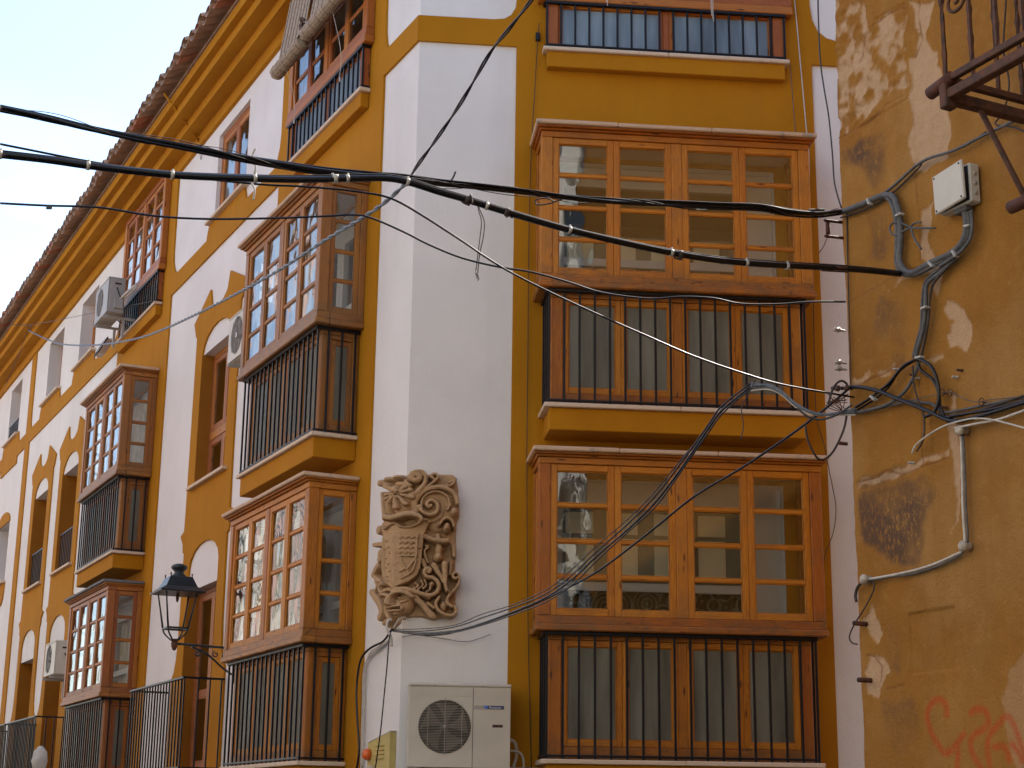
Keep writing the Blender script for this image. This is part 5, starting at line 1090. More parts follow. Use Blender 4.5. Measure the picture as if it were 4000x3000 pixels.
# ---- rusty balcony high on the old wall (x = -u here)
def old_balcony():
    b = MB(); uc, oc, z = 1.566, .60, 4.825           # far outer corner
    # floor frame: angle iron round the edge, flat bar rails above
    b.box(-uc-3, -uc+.02, oc-.03, oc+.02, z-.09, z-.045, 'x', .004)
    b.box(-uc-.02, -uc+.03, -.02, oc+.02, z-.10, z-.05, 'y', .004)
    b.box(-uc-.02, -uc+.012, -.02, oc+.02, z-.012, z+.022, 'y', .004)
    b.box(-uc-3, -uc+.02, oc-.012, oc+.02, z-.012, z+.022, 'x', .004)
    b.box(-uc-.018, -uc+.028, oc-.035, oc+.03, z-.13, z+.02, 'z', .006)
    bal = b.build('balcony', M['rust'], old, FW); bal['label'] = 'rusty wrought iron balcony'
    # front rail, open pipe at the corner
    p = MB(); p.tube([(-uc+.11, oc+.005, z-.015), (-uc-.04, oc+.005, z+.005)], .030, 14); p.build('pipe', M['rust2'], bal)
    p = MB(); p.tube([(-uc+.112, oc+.005, z-.0155), (-uc+.105, oc+.005, z-.0145)], .024, 14); p.build('pipe_bore', M['dark'], bal)
    def twist(x, y, z0, z1):
        b = MB(); n = 26; vs = []; fs = []
        for i in range(n+1):
            t = i/n; zz = z0+(z1-z0)*t; tw = 0 if (.0 < t < .30 or .55 < t < .80) else 1
            a0 = twist.a; twist.a += .55*tw; h = .0085*(1.35 if abs((t*4) % 1-.5) < .06 else 1)
            for k in range(4):
                a = a0+math.pi/4+k*math.pi/2; vs.append((x+h*1.3*math.cos(a), y+h*1.3*math.sin(a), zz))
        for i in range(n):
            for k in range(4): fs.append((i*4+k, i*4+(k+1) % 4, (i+1)*4+(k+1) % 4, (i+1)*4+k))
        b.add(vs, fs); b.build('bar', M['rust'], bal)
    twist.a = 0.0
    for k in range(4): twist(-uc+.004, oc-.16-.145*k, z+.02, z+1.0)
    for k in range(7): twist(-uc-.17-.16*k, oc+.004, z+.02, z+1.0)
    twist(-uc+.002, oc+.004, z+.02, z+1.0)
    # scroll panel beside the corner post
    def scroll(c, r0, turns, sgn, y):
        pts = []
        for i in range(34):
            t = i/33; a = sgn*(t*turns*2*math.pi)+math.pi*.5; r = r0*(1-t*.82); pts.append((c[0]+r*math.cos(a), y, c[1]+r*math.sin(a)))
        s_ = MB(); s_.tube(pts, .0085, 6); s_.build('scroll', M['rust'], bal)
    scroll((-uc-.085, z+.36), .075, 1.5, 1, oc+.004); scroll((-uc-.085, z+.58), .075, 1.5, -1, oc+.004)
    s_ = MB(); s_.tube(smoothpts([(-uc-.01, oc+.004, z+.44), (-uc-.05, oc+.004, z+.50), (-uc-.12, oc+.004, z+.47), (-uc-.16, oc+.004, z+.54)]), .0075, 6); s_.build('scroll', M['rust'], bal)
    # sloping stay back to the wall with pipe sockets
    s_ = MB(); s_.tube([(-uc+.0, .42, z-.09), (-uc-.0, .17, z-.50), (-uc, .02, z-.72)], .013, 8); s_.build('bracket', M['rust'], bal)
    for (y, zz) in ((.20, z-.50), (.05, z-.78)):
        s_ = MB(); s_.tube([(-uc+.08, y, zz), (-uc-.10, y-.0, zz)], .030, 12); s_.build('pipe', M['rust2'], bal)
    s_ = MB(); s_.box(-uc-.02, -uc+.03, .04, .16, z-.60, z-.44, 'z', .01); s_.build('bracket_joint', M['rust'], bal)
old_balcony()
# ------------------------------------------------------------------ fan units
def ac_unit(mw, name_label, w, h, d, fan=(.0, 0, .2), white='acw', side='right', logo=False, bracket=True, group='fan units fixed to the facades', mesh=True):
    """x along the wall, y outward from its back, z up; fan = (x from centre, z from centre, radius)"""
    o = empty('fan_unit', mw, name_label, 'air conditioner', group)
    fx, fz, fr = fan; n = 40
    m = MB(); c = M[white]
    # casing: sides, top and back, with a front panel holding a round opening
    m.box(-w/2, w/2, 0, d-.02, -h/2, h/2-.012, 'x', .010)
    case = m.build('casing', c, o)
    loops = [[(-w/2+.004, -h/2+.004), (w/2-.004, -h/2+.004), (w/2-.004, h/2-.03), (-w/2+.004, h/2-.03)], [(fx+fr*math.cos(2*math.pi*i/n), fz+fr*math.sin(2*math.pi*i/n)) for i in range(n)]]
    flat = [p for l in loops for p in l]; tr = tessellate_polygon([[Vector((a, b, 0)) for a, b in l] for l in loops])
    vs = [(a, d, b) for a, b in flat]+[(a, d-.018, b) for a, b in flat]; N = len(flat); fs = [tuple(t) for t in tr]
    b = 0
    for l in loops:
        k = len(l); fs += [(b+i, b+(i+1) % k, N+b+(i+1) % k, N+b+i) for i in range(k)]; b += k
    m = MB(); m.add(vs, fs); m.build('front_panel', c, o)
    m = MB(); m.box(-w/2-.004, w/2+.004, -.002, d+.006, h/2-.030, h/2, 'x', .010); m.build('lid', c, o)
    # fan well, blades and hub behind the guard
    m = MB(); m.lathe([(fr-.002, d-.0185), (fr-.004, d-.0195)], (fx, 0, fz), n, 'y'); m.build('fan_well', M['dark'], o)
    for k in range(5):
        vs = []; a0 = 2*math.pi*k/5+.25
        for i in range(7):
            t = i/6; r = fr*(.14+.80*t)
            for s in (0, 1):
                a = a0+s*(.55+.45*t)-.35*t; vs.append((fx+r*math.cos(a), d-.0165+.006*s, fz+r*math.sin(a)))
        fs = [(2*i, 2*i+1, 2*i+3, 2*i+2) for i in range(6)]
        vb = [(x, y-.0015, z) for x, y, z in vs]; q = len(vs)
        m = MB(); m.add(vs+vb, fs+[tuple(q+j for j in reversed(f)) for f in fs], smooth=True); m.build('fan_blade', M['blade'], o)
    m = MB(); m.lathe([(fr*.17, d-.017), (fr*.17, d-.008), (fr*.08, d-.005)], (fx, 0, fz), 16, 'y'); m.build('hub', M['blade'], o)
    # wire guard
    m = MB(); y = d+.004; k = 34 if mesh else 14
    for i in range(k):
        zz = -fr+2*fr*(i+.5)/k; hw = math.sqrt(max(fr*fr-zz*zz, 1e-6)); m.box(fx-hw, fx+hw, y-.0015, y+.0015, fz+zz-.0017, fz+zz+.0017, 'x')
    for xx in (-fr*.64, 0, fr*.64):
        hh = math.sqrt(fr*fr-xx*xx)+.01; m.box(fx+xx-.0022, fx+xx+.0022, y+.0016, y+.005, fz-hh, fz+hh, 'z')
    m.lathe([(.014, y+.005), (.014, y+.009), (.004, y+.010)], (fx, 0, fz), 12, 'y')
    m.build('guard', M['wire'], o)
    if bracket:
        for s in (-1, 1):
            m = MB(); m.box(s*w*.34-.018, s*w*.34+.018, -.28 if bracket != 'long' else -.34, d+.03, -h/2-.055, -h/2-.022, 'y', .003); m.box(s*w*.34-.018, s*w*.34+.018, -.05, -.015, -h/2-.32, -h/2-.056, 'z', .003); m.build('bracket', M['acg'], o)
    return o
# big unit on the short front
mw = frame(C0, uR, nR, .462, 2.340); mw.translation += nR*.08
# in this frame +x runs towards the street corner
big = ac_unit(mw, 'large cream fan unit with round grille on white wall at bottom', .806, .650, .27, (.117, -.012, .208), group='fan units fixed to the facades')
m = MB(); m.box(-.105, -.101, .2702, .2712, -.32, .293); m.build('panel_joint', M['dark'], big)
m = MB(); m.box(-.300, -.345+.145, .2705, .2735, -.0, .0, 'x') if False else None
m.box(-.348, -.112, .2705, .2725, .128, .156, 'x'); m.build('maker_label', M['silver'], big)
m = MB(); m.box(-.348, -.2185, .2727, .2735, .1285, .1555, 'x'); m.build('maker_label', M['navy'], big)
m = MB(); m.prism([(-.2187, .1285), (-.204, .1285), (-.180, .1555), (-.2187, .1555)], .2728, .2734); m.build('label_flash', M['blue'], big)
m = MB()
m.build  # (lettering below)
fc = bpy.data.curves.new('lettering', 'FONT'); fc.body = 'Panasonic'; fc.size = .0245; fc.extrude = .0003; fc.align_x = 'CENTER'; fc.align_y = 'CENTER'; fc.materials.append(M['print'])
fo = bpy.data.objects.new('lettering', fc)
rot = Matrix(((-1, 0, 0, 0), (0, 0, 1, 0), (0, 1, 0, 0), (0, 0, 0, 1)))
COL.objects.link(fo); bpy.context.view_layer.update()
_me = bpy.data.meshes.new_from_object(fo.evaluated_get(bpy.context.evaluated_depsgraph_get())); bpy.data.objects.remove(fo)
_me.materials.clear(); _me.materials.append(M['print'])
fo = bpy.data.objects.new('lettering', _me)
link(fo, big, WM[big.name] @ Matrix.Translation((-.278, .2742, .1405)) @ rot)
m = MB(); m.box(-.340, -.258, .268, .2715, -.012, .010, 'x', .006); m.build('handle_recess', M['maroon'], big)
for x in (.20, -.18):
    m = MB(); m.lathe([(.004, .276), (.003, .279)], (x, 0, .305), 8, 'y'); m.build('screw', M['rust'], big)
m = MB(); m.box(.318, -.098, .2702, .2722, .226, .228, 'x'); m.box(-.36, -.108, .2702, .272, .226, .228, 'x'); m.build('panel_rib', M['acw'], big)
m = MB(); m.tube(smoothpts([(-.395, .15, -.10), (-.45, .14, -.12), (-.47, .10, -.22), (-.44, .06, -.33), (-.44, .0, -.40)]), .014, 8); m.tube(smoothpts([(-.395, .12, -.18), (-.50, .12, -.20), (-.53, .08, -.30), (-.50, .02, -.42)]), .010, 8); m.build('hose', M['greyside'], big)
# unit squeezed between the arched window and the weathered bay
mw = frame(C0, uL, nL, 3.97, 6.64); mw.translation += nL*.08
ac2 = ac_unit(mw, 'cream fan unit mostly hidden behind the weathered brown bay', .80, .52, .26, (.10, 0, .205))
m = MB(); m.box(.06, .11, .2705, .2715, -.03, .02); m.build('label', M['print'], ac2)
# unit standing off the top floor
mw = frame(C0, uL, nL, 10.25, 8.735); mw.translation += nL*.31
ac3 = ac_unit(mw, 'grey fan unit high up in front of the far top floor bay', .80, .52, .24, (.10, 0, .20), white='acg', bracket='long')
m = MB(); m.box(-.435, -.402, .02, .15, -.20, -.05, 'z', .006); m.build('valve_cover', M['acg'], ac3)
m = MB(); m.tube(smoothpts([(-.402, .12, .11), (-.43, .11, .06), (-.44, .08, -.02), (-.43, .05, -.05)]), .008, 8, mi=0); m.build('power_lead', M['cable'], ac3)
m = MB(); m.tube(smoothpts([(-.42, .06, -.05), (-.52, .0, .02), (-.62, -.1, .12)]), .020, 8); m.tube(smoothpts([(-.42, .02, -.06), (-.53, -.03, .0), (-.63, -.11, .10)]), .012, 8); m.build('pipe', M['cablew'], ac3)
m = MB(); m.box(-.403, -.4005, .06, .15, .155, .18, 'y'); m.build('handle_recess', M['dark'], ac3)
m = MB(); m.tube(smoothpts([(-.20, .05, -.27), (-.24, .03, -.33), (-.28, -.05, -.38), (-.26, -.12, -.42)]), .010, 8); m.build('hose', M['cablen'], ac3)
# unit in front of the far arched door
mw = frame(C0, uL, nL, 13.06, 3.91); mw.translation += nL*.06
ac4 = ac_unit(mw, 'white fan unit with big dark fan beside the far lower bay', .78, .50, .26, (.08, 0, .21), white='acw', mesh=False)
m = MB(); m.box(-.394, -.3915, .05, .16, .13, .155, 'y'); m.build('handle_recess', M['dark'], ac4)
m = MB(); m.tube(smoothpts([(-.392, .12, .06), (-.42, .10, .02), (-.43, .06, -.06), (-.41, .0, -.14)]), .010, 8); m.build('power_lead', M['cable'], ac4)

# ------------------------------------------------------------------ street lantern on a scrolled bracket
mw = frame(C0, uL, nL, 4.50, 0)
lan = empty('street_lantern', mw, 'black four sided street lantern on scrolled wall bracket', 'street lamp')
LY = .685; ZB_ = 3.315
m = MB()
m.tube([(0, .02, 3.345), (0, LY, 3.362)], .013, 8)
m.tube(smoothpts([(0, .03, 3.06), (0, .16, 3.14), (0, .30, 3.25), (0, .42, 3.31), (0, .50, 3.335)]), .011, 8)
def spiral(c, r0, turns, sgn, a0):
    return [(0, c[0]+r0*(1-t*.8)*math.cos(a0+sgn*t*turns*6.283), c[1]+r0*(1-t*.8)*math.sin(a0+sgn*t*turns*6.283)) for t in [i/22 for i in range(23)]]
m.tube(spiral((.12, 3.25), .055, 1.3, -1, 1.6), .008, 6); m.tube(spiral((.44, 3.27), .035, 1.3, 1, 1.6), .008, 6); m.tube(spiral((.24, 3.275), .035, 1.2, -1, 1.2), .007, 6)
m.box(-.03, .03, .024, .045, 2.98, 3.40, 'z', .006)
m.build('bracket', M['lamp'], lan)
Tz = lambda z: (0, LY, z)
m = MB(); m.lathe([(.012, -.045), (.022, -.030), (.034, .0), (.036, .03), (.03, .05), (.046, .055), (.046, .068), (.02, .075)], Tz(ZB_+.02), 12); m.build('socket', M['rust'], lan)
def frustum(r0, z0, r1, z1, th=.0):
    return [(r0*math.sqrt(2), z0), (r1*math.sqrt(2), z1)]
m = MB(); sc = math.sqrt(2)
b0, b1 = .105, .165     # half widths bottom and top of the glazed body
zb0, zb1 = ZB_+.20, ZB_+.575
for sx in (-1, 1):
    for sy in (-1, 1):
        m.tube([(sx*b0, LY+sy*b0, zb0), (sx*b1, LY+sy*b1, zb1)], [.011, .008], 6)
        m.tube(smoothpts([(sx*b0, LY+sy*b0, zb0), (sx*b0*.85, LY+sy*b0*.85, zb0-.05), (sx*.035, LY+sy*.035, ZB_+.085)]), .009, 6)
for z, b in ((zb0, b0), (zb1, b1)):
    for s in (-1, 1):
        m.box(-b, b, LY+s*b-.010, LY+s*b+.010, z-.011, z+.011, 'x', .002); m.box(s*b-.010, s*b+.010, LY-b, LY+b, z-.010, z+.010, 'y', .002)
m.build('frame', M['lamp'], lan)
m = MB(); m.lathe([(.235*sc, zb1-.012), (.238*sc, zb1+.0), (.175*sc, zb1+.045), (.165*sc, zb1+.05), (.118*sc, zb1+.155), (.108*sc, zb1+.16)], (0, LY, 0), 4, sq=True); m.build('hood', M['lamp'], lan)
m = MB(); m.lathe([(.085, .0), (.085, .015), (.052, .045), (.05, .065), (.082, .095), (.088, .112), (.075, .13), (.04, .145), (.0, .148)], (0, LY, zb1+.155), 16); m.build('chimney', M['lamp'], lan)
for sx in (-1, 1):
    for sy in (-1, 1):
        m = MB(); m.lathe([(.006, 0), (.006, .02), (.011, .028), (.006, .038), (.001, .042)], (sx*.112, LY+sy*.112, zb1+.152), 8); m.build('finial', M['lamp'], lan)
m = MB(); m.lathe([(.012, .02), (.018, -.04), (.010, -.075), (.002, -.08)], (0, LY, zb1-.02), 8); m.build('bulb_holder', M['rust'], lan)

# ------------------------------------------------------------------ rolled blinds on the near top bay
def blind(u0, u1, label, zroll, sag):
    mw = frame(C0, uL, nL, (u0+u1)/2, 0); hw = (u1-u0)/2
    o = empty('rolled_blind', mw, label, 'blind', 'rolled wooden blinds on the near top floor bay')
    z0, z1, y0, y1 = zroll+.07, 10.20, .315, .21
    m = MB(); n = 52
    for i in range(n):
        t = (i+.5)/n; z = z0+(z1-z0)*t; y = y0+(y1-y0)*t; m.box(-hw+rt.uniform(-.006, .006), hw+rt.uniform(-.006, .006), y-.003, y+.003, z-.0066, z+.0052, 'x')
    m.build('slats', M['bamboo'], o, kind='stuff')
    m = MB()
    for k in range(7):
        x = -hw+2*hw*(k+.5)/7; m.tube([(x, y0+.006, z0), (x, y1+.006, z1)], .0025, 4)
    m.build('cord', M['bambood'], o)
    # the roll: slats wound round, flat facets
    m = MB(); R0 = .072; ns = 15
    x0, x1 = -hw-sag[0], hw+sag[1]
    for k in range(ns):
        a = 2*math.pi*k/ns; ca, sa = math.cos(a), math.sin(a); t_ = .0155
        cx, cz = .315+R0*ca, zroll+R0*sa
        q = [(cx-sa*t_-ca*.004, cz+ca*t_-sa*.004), (cx+sa*t_-ca*.004, cz-ca*t_-sa*.004), (cx+sa*t_*.9+ca*.004, cz-ca*t_*.9+sa*.004), (cx-sa*t_*.9+ca*.004, cz+ca*t_*.9+sa*.004)]
        e0, e1 = x0+rt.uniform(-.01, .01), x1+rt.uniform(-.01, .01)
        m.add([(e0, y, z) for y, z in q]+[(e1, y, z) for y, z in q], [(0, 1, 2, 3), (7, 6, 5, 4), (0, 4, 5, 1), (1, 5, 6, 2), (2, 6, 7, 3), (3, 7, 4, 0)])
    m.lathe([(R0*.93, x0+.012), (R0*.93, x1-.012)], (0, .315, zroll), 15, 'x')
    m.build('roll', M['bamboo'], o)
    m = MB()
    for k in range(6):
        x = x0+(x1-x0)*(k+.5)/6; m.tube([(x, .315+.078*math.cos(a), zroll+.078*math.sin(a)) for a in [i*6.283/14 for i in range(14)]], .0028, 4, closed=True)
    m.build('binding', M['bambood'], o); return o
bl1 = blind(2.36, 3.20, 'left rolled wooden blind, its roll hanging lower over the white wall', 9.350, (.02, .02))
bl2 = blind(1.14, 2.22, 'right rolled wooden blind beside the corner post of the top bay', 9.385, (.01, .06))
m = MB(); m.tube(smoothpts([(2.28, .34, 9.50), (2.33, .36, 9.52), (2.30, .38, 9.46), (2.24, .36, 9.42), (2.30, .35, 9.36), (2.34, .35, 9.44), (2.27, .37, 9.50), (2.31, .37, 9.40), (2.25, .35, 9.34)], 5), .013, 6)
m.tube(smoothpts([(2.24, .35, 9.52), (2.27, .38, 9.55), (2.32, .36, 9.54), (2.27, .34, 9.47)], 5), .016, 6)
m.build('cord_knot', M['bambood'], None, frame(C0, uL, nL), 'dark knotted cord bunched between the two blinds', 'cord')
def cordline(pts, mat, name, label, r=.004, P=None, tass=True):
    m = MB(); m.tube(smoothpts([P(*p) for p in pts]), r, 6); e = P(*pts[-1])
    if tass: m.tube([e, e+Vector((.004, 0, -.05))], [.007, .010], 6)
    return m.build(name, mat, None, None, label, 'cord', 'pull cords of the blinds')
cordline([(1.55, .30, 9.33), (1.57, .20, 9.0), (1.585, .17, 8.82), (1.60, .17, 8.74), (1.61, .17, 8.66)], M['cablew'], 'pull_cord', 'knotted pale cord hanging over the rail of the near top bay', .0035, pL)
cordline([(2.95, .30, 9.30), (2.97, .20, 9.05), (2.98, .17, 8.86), (2.99, .17, 8.76)], M['cablew'], 'pull_cord', 'pale cord hanging under the left rolled blind', .0035, pL)
for i, (uu, lab) in enumerate(((1.66, 'short pale cord end over the blue panes, left of centre'), (2.63, 'longer pale cord end over the blue panes, right of centre'))):
    m = MB()
    for k in range(3): m.tube(smoothpts([pR(uu+.006*k, .20, 9.3), pR(uu-.008+.012*k, .19, 8.95), pR(uu-.006+.010*k, .18, 8.86-.05*k), pR(uu+.01*k, .18, 8.80-.10*i-.03*k)]), .0030, 5)
    m.build('pull_cord', M['cablew'], None, None, lab, 'cord', 'pull cords of the blinds')

# ------------------------------------------------------------------ alarm box near the corner
mw = frame(C0, uL, nL)
al = empty('alarm_box', frame(C0, uL, nL, .3, 2.1), 'faded yellow alarm box with orange light low on the corner', 'alarm')
m = MB(); m.prism([(.05, 1.86), (.53, 1.86), (.53, 2.225), (.05, 2.300)], .004, .055); m.build('cover', M['yellowbox'], al, mw)
m = MB(); m.prism([(.044, 2.302), (.536, 2.227), (.536, 2.234), (.044, 2.310)], .002, .058); m.build('top_edge', M['greyside'], al, mw)
for k in range(4):
    m = MB(); m.box(.17, .36, .056, .066, 2.195-.034*k, 2.203-.034*k, 'x', .002); m.build('louvre', M['yellowbox'], al, mw)
m = MB(); m.lathe([(.046, .056), (.048, .085), (.038, .105), (.012, .110)], (.487, 0, 2.135), 16, 'y'); m.build('orange_lens', M['orange'], al, mw)
m = MB(); m.box(.40, .525, .056, .058, 1.87, 2.045); m.box(.19, .33, .056, .058, 1.865, 1.925); m.build('sticker', M['greyside'], al, mw)

# floodlight hanging below the far top bay
fl = empty('floodlight', frame(C0, uL, nL, 11.25, 8.45), 'white glazed floodlight with black rim under the far top bay', 'floodlight')
m = MB(); m.tube([(-.13, .24, .02), (.13, .24, .02), (.14, .36, -.22), (-.12, .36, -.22)], .010, 6, closed=True); m.build('rim', M['iron'], fl)
m = MB(); m.add([(-.13, .245, .02), (.13, .245, .02), (.14, .362, -.22), (-.12, .362, -.22), (-.10, .14, -.02), (.10, .14, -.02), (.11, .26, -.24), (-.09, .26, -.24)], [(0, 1, 2, 3), (7, 6, 5, 4), (0, 4, 5, 1), (1, 5, 6, 2), (2, 6, 7, 3), (3, 7, 4, 0)]); m.build('housing', M['flood'], fl)
m = MB(); m.tube(smoothpts([(-.18, .03, -.06), (-.17, .12, -.02), (-.14, .2, .0)]), .009, 6); m.build('arm', M['cablew'], fl)
# stay rod from eave to wall
m = MB(); m.tube([pL(7.05, .62, 10.63), pL(7.35, .03, 10.18)], .014, 8); m.build('stay_rod', M['ochre'], None, None, 'thin ochre rod from the eave tiles to the top of the wall', 'rod')
m = MB(); m.tube(smoothpts([pL(7.34, .03, 10.17), pL(7.30, .03, 9.98), pL(7.24, .03, 9.9), pL(7.21, .03, 9.99), pL(7.28, .03, 10.15)]), .004, 5); m.build('wire_loop', M['cablen'], None, None, 'small wire loop hanging at the foot of the stay rod', 'wire')
# white bag tied on the far balcony
m = MB(); m.tube([pL(12.95, .36, 2.62), pL(12.96, .36, 2.54), pL(12.97, .36, 2.40), pL(12.97, .36, 2.25)], [.03, .10, .12, .09], 9); m.build('plastic_bag', M['linen'], None, None, 'crumpled white plastic bag tied to a far balcony', 'bag')
# seen through the glass of the lowest front bay
bk = empty('wicker_basket', frame(C0, uR, nR, 1.63, 2.24), 'wicker basket with white cloth behind ribbed glass', 'basket')
m = MB(); m.lathe([(.20, 0), (.26, .16), (.265, .17)], (0, .16, 0), 4, sq=True); m.build('weave', M['basket'], bk)
m = MB(); m.lathe([(.262, .171), (.262, .22), (.2, .235)], (0, .16, 0), 4, sq=True); m.build('cloth', M['linen'], bk)

# ------------------------------------------------------------------ curtains
def curtain(mw, x0, x1, z0, z1, y, label, mat='curt', amp=.022, per=.11, seed=0):
    r = random.Random(seed); n = int((x1-x0)/.012); m = MB(); vs = []; rows = 5
    for j in range(rows):
        z = z0+(z1-z0)*j/(rows-1)
        for i in range(n+1):
            x = x0+(x1-x0)*i/n; ph = 6.283*x/per; vs.append((x, y+amp*math.sin(ph+.6*math.sin(j*.8+x*9))+amp*.4*math.sin(2.3*ph+seed), z))
    k = n+1; fs = [(j*k+i, j*k+i+1, (j+1)*k+i+1, (j+1)*k+i) for j in range(rows-1) for i in range(n)]
    b = len(vs); vs += [(x, yy-.002, z) for x, yy, z in vs]; fs += [tuple(b+q for q in reversed(f)) for f in fs]
    m.add(vs, fs, smooth=True); return m.build('curtain', M[mat], None, mw, label, 'curtain', 'curtains behind the bay windows')
curtain(FR(ZB), -.86, .86, .2, 1.46, -.26, 'dark lace curtain with scroll pattern behind the lowest front bay', 'lace', .012, seed=1)
curtain(FR(ZM), .10, .80, .2, 1.0, -.30, 'cream curtain on the left behind the middle front bay', seed=2)
curtain(FLN(ZB), -.45, .55, .2, 2.2, .12, 'white gathered curtain behind the bay beside the lantern', 'linen', .03, seed=4)
curtain(FLN(ZM), .3, .8, .2, 2.2, .05, 'cream curtain behind the weathered brown bay', seed=5)
curtain(FLF(ZM), -.95, .8, .1, 2.2, .05, 'pale net curtain behind the far weathered bay', 'linen', seed=6)
curtain(FLF(ZB), -.8, .8, .1, 2.2, -.2, 'pale net curtain behind the far brown red bay', seed=7)

# ------------------------------------------------------------------ junction box on the old wall
jb = empty('junction_box', frame(W0, uW, nW, .97, 4.62), 'cream junction box with lid ajar on the old wall', 'junction box')
m = MB(); m.box(-.118, .110, .0, .060, -.098, .102, 'z', .006); m.build('casing', M['jbox'], jb)
m = MB(); m.box(-.105, .10, .058, .0605, -.088, .092); m.build('opening', M['dark'], jb)
m = MB(); m.box(-.118, .118, .0, .020, -.100, .104, 'z', .006); mwl = WM[jb.name] @ Matrix.Translation((.118, .068, 0)) @ Matrix.Rotation(R_(-5), 4, 'Z') @ Matrix.Rotation(R_(2), 4, 'Y') @ Matrix.Translation((-.118, 0, 0)); m.build('lid', M['jbox'], jb, mwl)
for sx in (-.10, .10):
    for sz in (-.085, .088):
        m = MB(); m.lathe([(.006, .020), (.004, .023)], (sx, 0, sz), 8, 'y'); m.build('screw', M['dark'], jb, mwl)
m = MB()
for zz in (-.05, .0, .05): m.lathe([(.014, -.1185), (.014, -.1195)], (0, .03, zz), 12, 'x')
m.build('knockout', M['greyside'], jb)
m = MB(); m.box(-.07, .02, .008, .055, -.125, -.098, 'x', .004); m.build('gland', M['cableg'], jb)
# ------------------------------------------------------------------ overhead cables
CB = DATA['cab']; WC = DATA['wc']
def cable(key, r, mat, name, label, group=None, src=CB, k=4, n=7, cat='cable', jit=0.0, fray=0):
    P = smoothpts(src[key], k)
    if jit:
        rr = random.Random(len(key)+int(r*1e5)); P = [p+Vector((rr.uniform(-jit, jit), rr.uniform(-jit, jit), rr.uniform(-jit, jit))) for p in P]
    m = MB(); m.tube(P, r, n)
    if fray:
        rr = random.Random(9)
        for i in range(fray):
            e = P[-1]; m.tube([e, e+Vector((rr.uniform(-.012, .012), rr.uniform(-.008, .008), -rr.uniform(.02, .05)))], .0012, 4)
    return m.build(name, M[mat], None, None, label, cat, group)
def strand(P, r, off, turns_m, ph):
    out = []; L = 0; P2 = []
    for i in range(len(P)-1):
        a, b = P[i], P[i+1]; d = (b-a).length; s = max(2, int(d/.03))
        for j in range(s): P2.append(a.lerp(b, j/s))
    P2.append(P[-1])
    for i, p in enumerate(P2):
        t = (P2[min(i+1, len(P2)-1)]-P2[max(i-1, 0)]).normalized(); u = t.cross(Vector((0, 0, 1)));
        u = u.normalized() if u.length > 1e-4 else Vector((1, 0, 0)); w = t.cross(u)
        if i: L += (p-P2[i-1]).length
        a = ph+L*turns_m*6.283; out.append(p+(u*math.cos(a)+w*math.sin(a))*off)
    return out
# upper bundle: one fat cable with thinner ones lashed along it
P1 = smoothpts(CB['c1'], 4)
b_ = empty('cable_bundle', Vector(P1[0]), 'thick black cable bundle crossing the upper left sky', 'cable')
def sub(P, r, name, mat, parent, n=7):
    m = MB(); m.tube(P, r, n); return m.build(name, M[mat], parent, I4)
sub(P1, .0115, 'cable', 'cable', b_, 8); sub(strand(P1, 0, .0165, .22, .4), .0075, 'cable', 'cable', b_); sub(strand(P1, 0, .0175, .22, 2.4), .0060, 'cable', 'cable', b_)
sub(strand(P1, 0, .0195, .9, 1.0), .0022, 'lashing_wire', 'cablen', b_, 4); sub(strand(P1, 0, .0205, 1.4, 3.0), .0018, 'lashing_wire', 'cablen', b_, 4)
P2_ = smoothpts(CB['c2'], 4)
b2_ = empty('cable_conduit', Vector(P2_[0]), 'smooth thick black conduit with pale ties below the bundle', 'cable')
sub(P2_, .0150, 'conduit', 'cable', b2_, 10); sub([p+Vector((0, 0, .0175)) for p in strand(P2_, 0, .002, .5, 0)], .0028, 'steel_wire', 'cablen', b2_, 5)
for p in CB['ties']:
    p = Vector(p); j = min(range(len(P2_)), key=lambda i: (P2_[i]-p).length); t = (P2_[min(j+1, len(P2_)-1)]-P2_[max(j-1, 0)]).normalized()
    q = P2_[j] if (P2_[j]-p).length < .02 else p
    m = MB(); m.tube([q-t*.007, q+t*.007], .0185, 12); m.tube([q+Vector((0, 0, .012)), q+Vector((.004, 0, .026))], .005, 6); m.build('tie', M['tie'], b2_, I4)
for i, p in enumerate(CB['knots']):
    p = Vector(p); rr = random.Random(i); m = MB()
    pts = [p+Vector((rr.uniform(-.03, .03), rr.uniform(-.01, .01), rr.uniform(-.028, .028))) for _ in range(7)]
    m.tube(smoothpts(pts, 4), .0045, 5); m.tube([p-Vector((.012, 0, 0)), p+Vector((.012, 0, 0))], .0195, 10); m.build('twine_knot', M['cablen'] if i else M['tie'], b2_, I4)
cable('c3', .0052, 'cable', 'overhead_cable', 'thin glossy black cable falling steeply across the front bays')
cable('c4', .0052, 'cableb', 'overhead_cable', 'thin sagging cable reaching the old wall at mid height')
tw = empty('twisted_cable', Vector(CB['c5a'][0]), 'dark twisted pair cable running diagonally from the top', 'cable')
for key, r, of, tm in (('c5a', .0050, .0050, 1.9), ('c5b', .0062, .0062, 3.2)):
    P = smoothpts(CB[key], 4)
    for ph in (0, 3.14159): sub(strand(P, 0, of, tm, ph), r, 'strand', 'cableb' if key == 'c5a' else 'cablebg', tw, 6)
cable('c5c', .006, 'cablen', 'eave_wire', 'thin wire tied to the far cornice'); cable('c5d', .004, 'cableg', 'eave_wire', 'thin grey wire from the far top bay sill to the cornice'); cable('c5e', .005, 'cablen', 'eave_wire', 'thin dark wire dropping down the cornice at far left')
for i, r in enumerate((.0068, .0052, .0045, .0035)):
    cable('b%d' % i, r, 'cable', 'drop_cable', ('thickest black cable of the slack bundle hooked under the carved arms', 'uppermost black cable of the slack bundle', 'lowest sagging cable of the slack bundle', 'thin stray cable spread above the slack bundle')[i], 'slack bundle of drop cables')
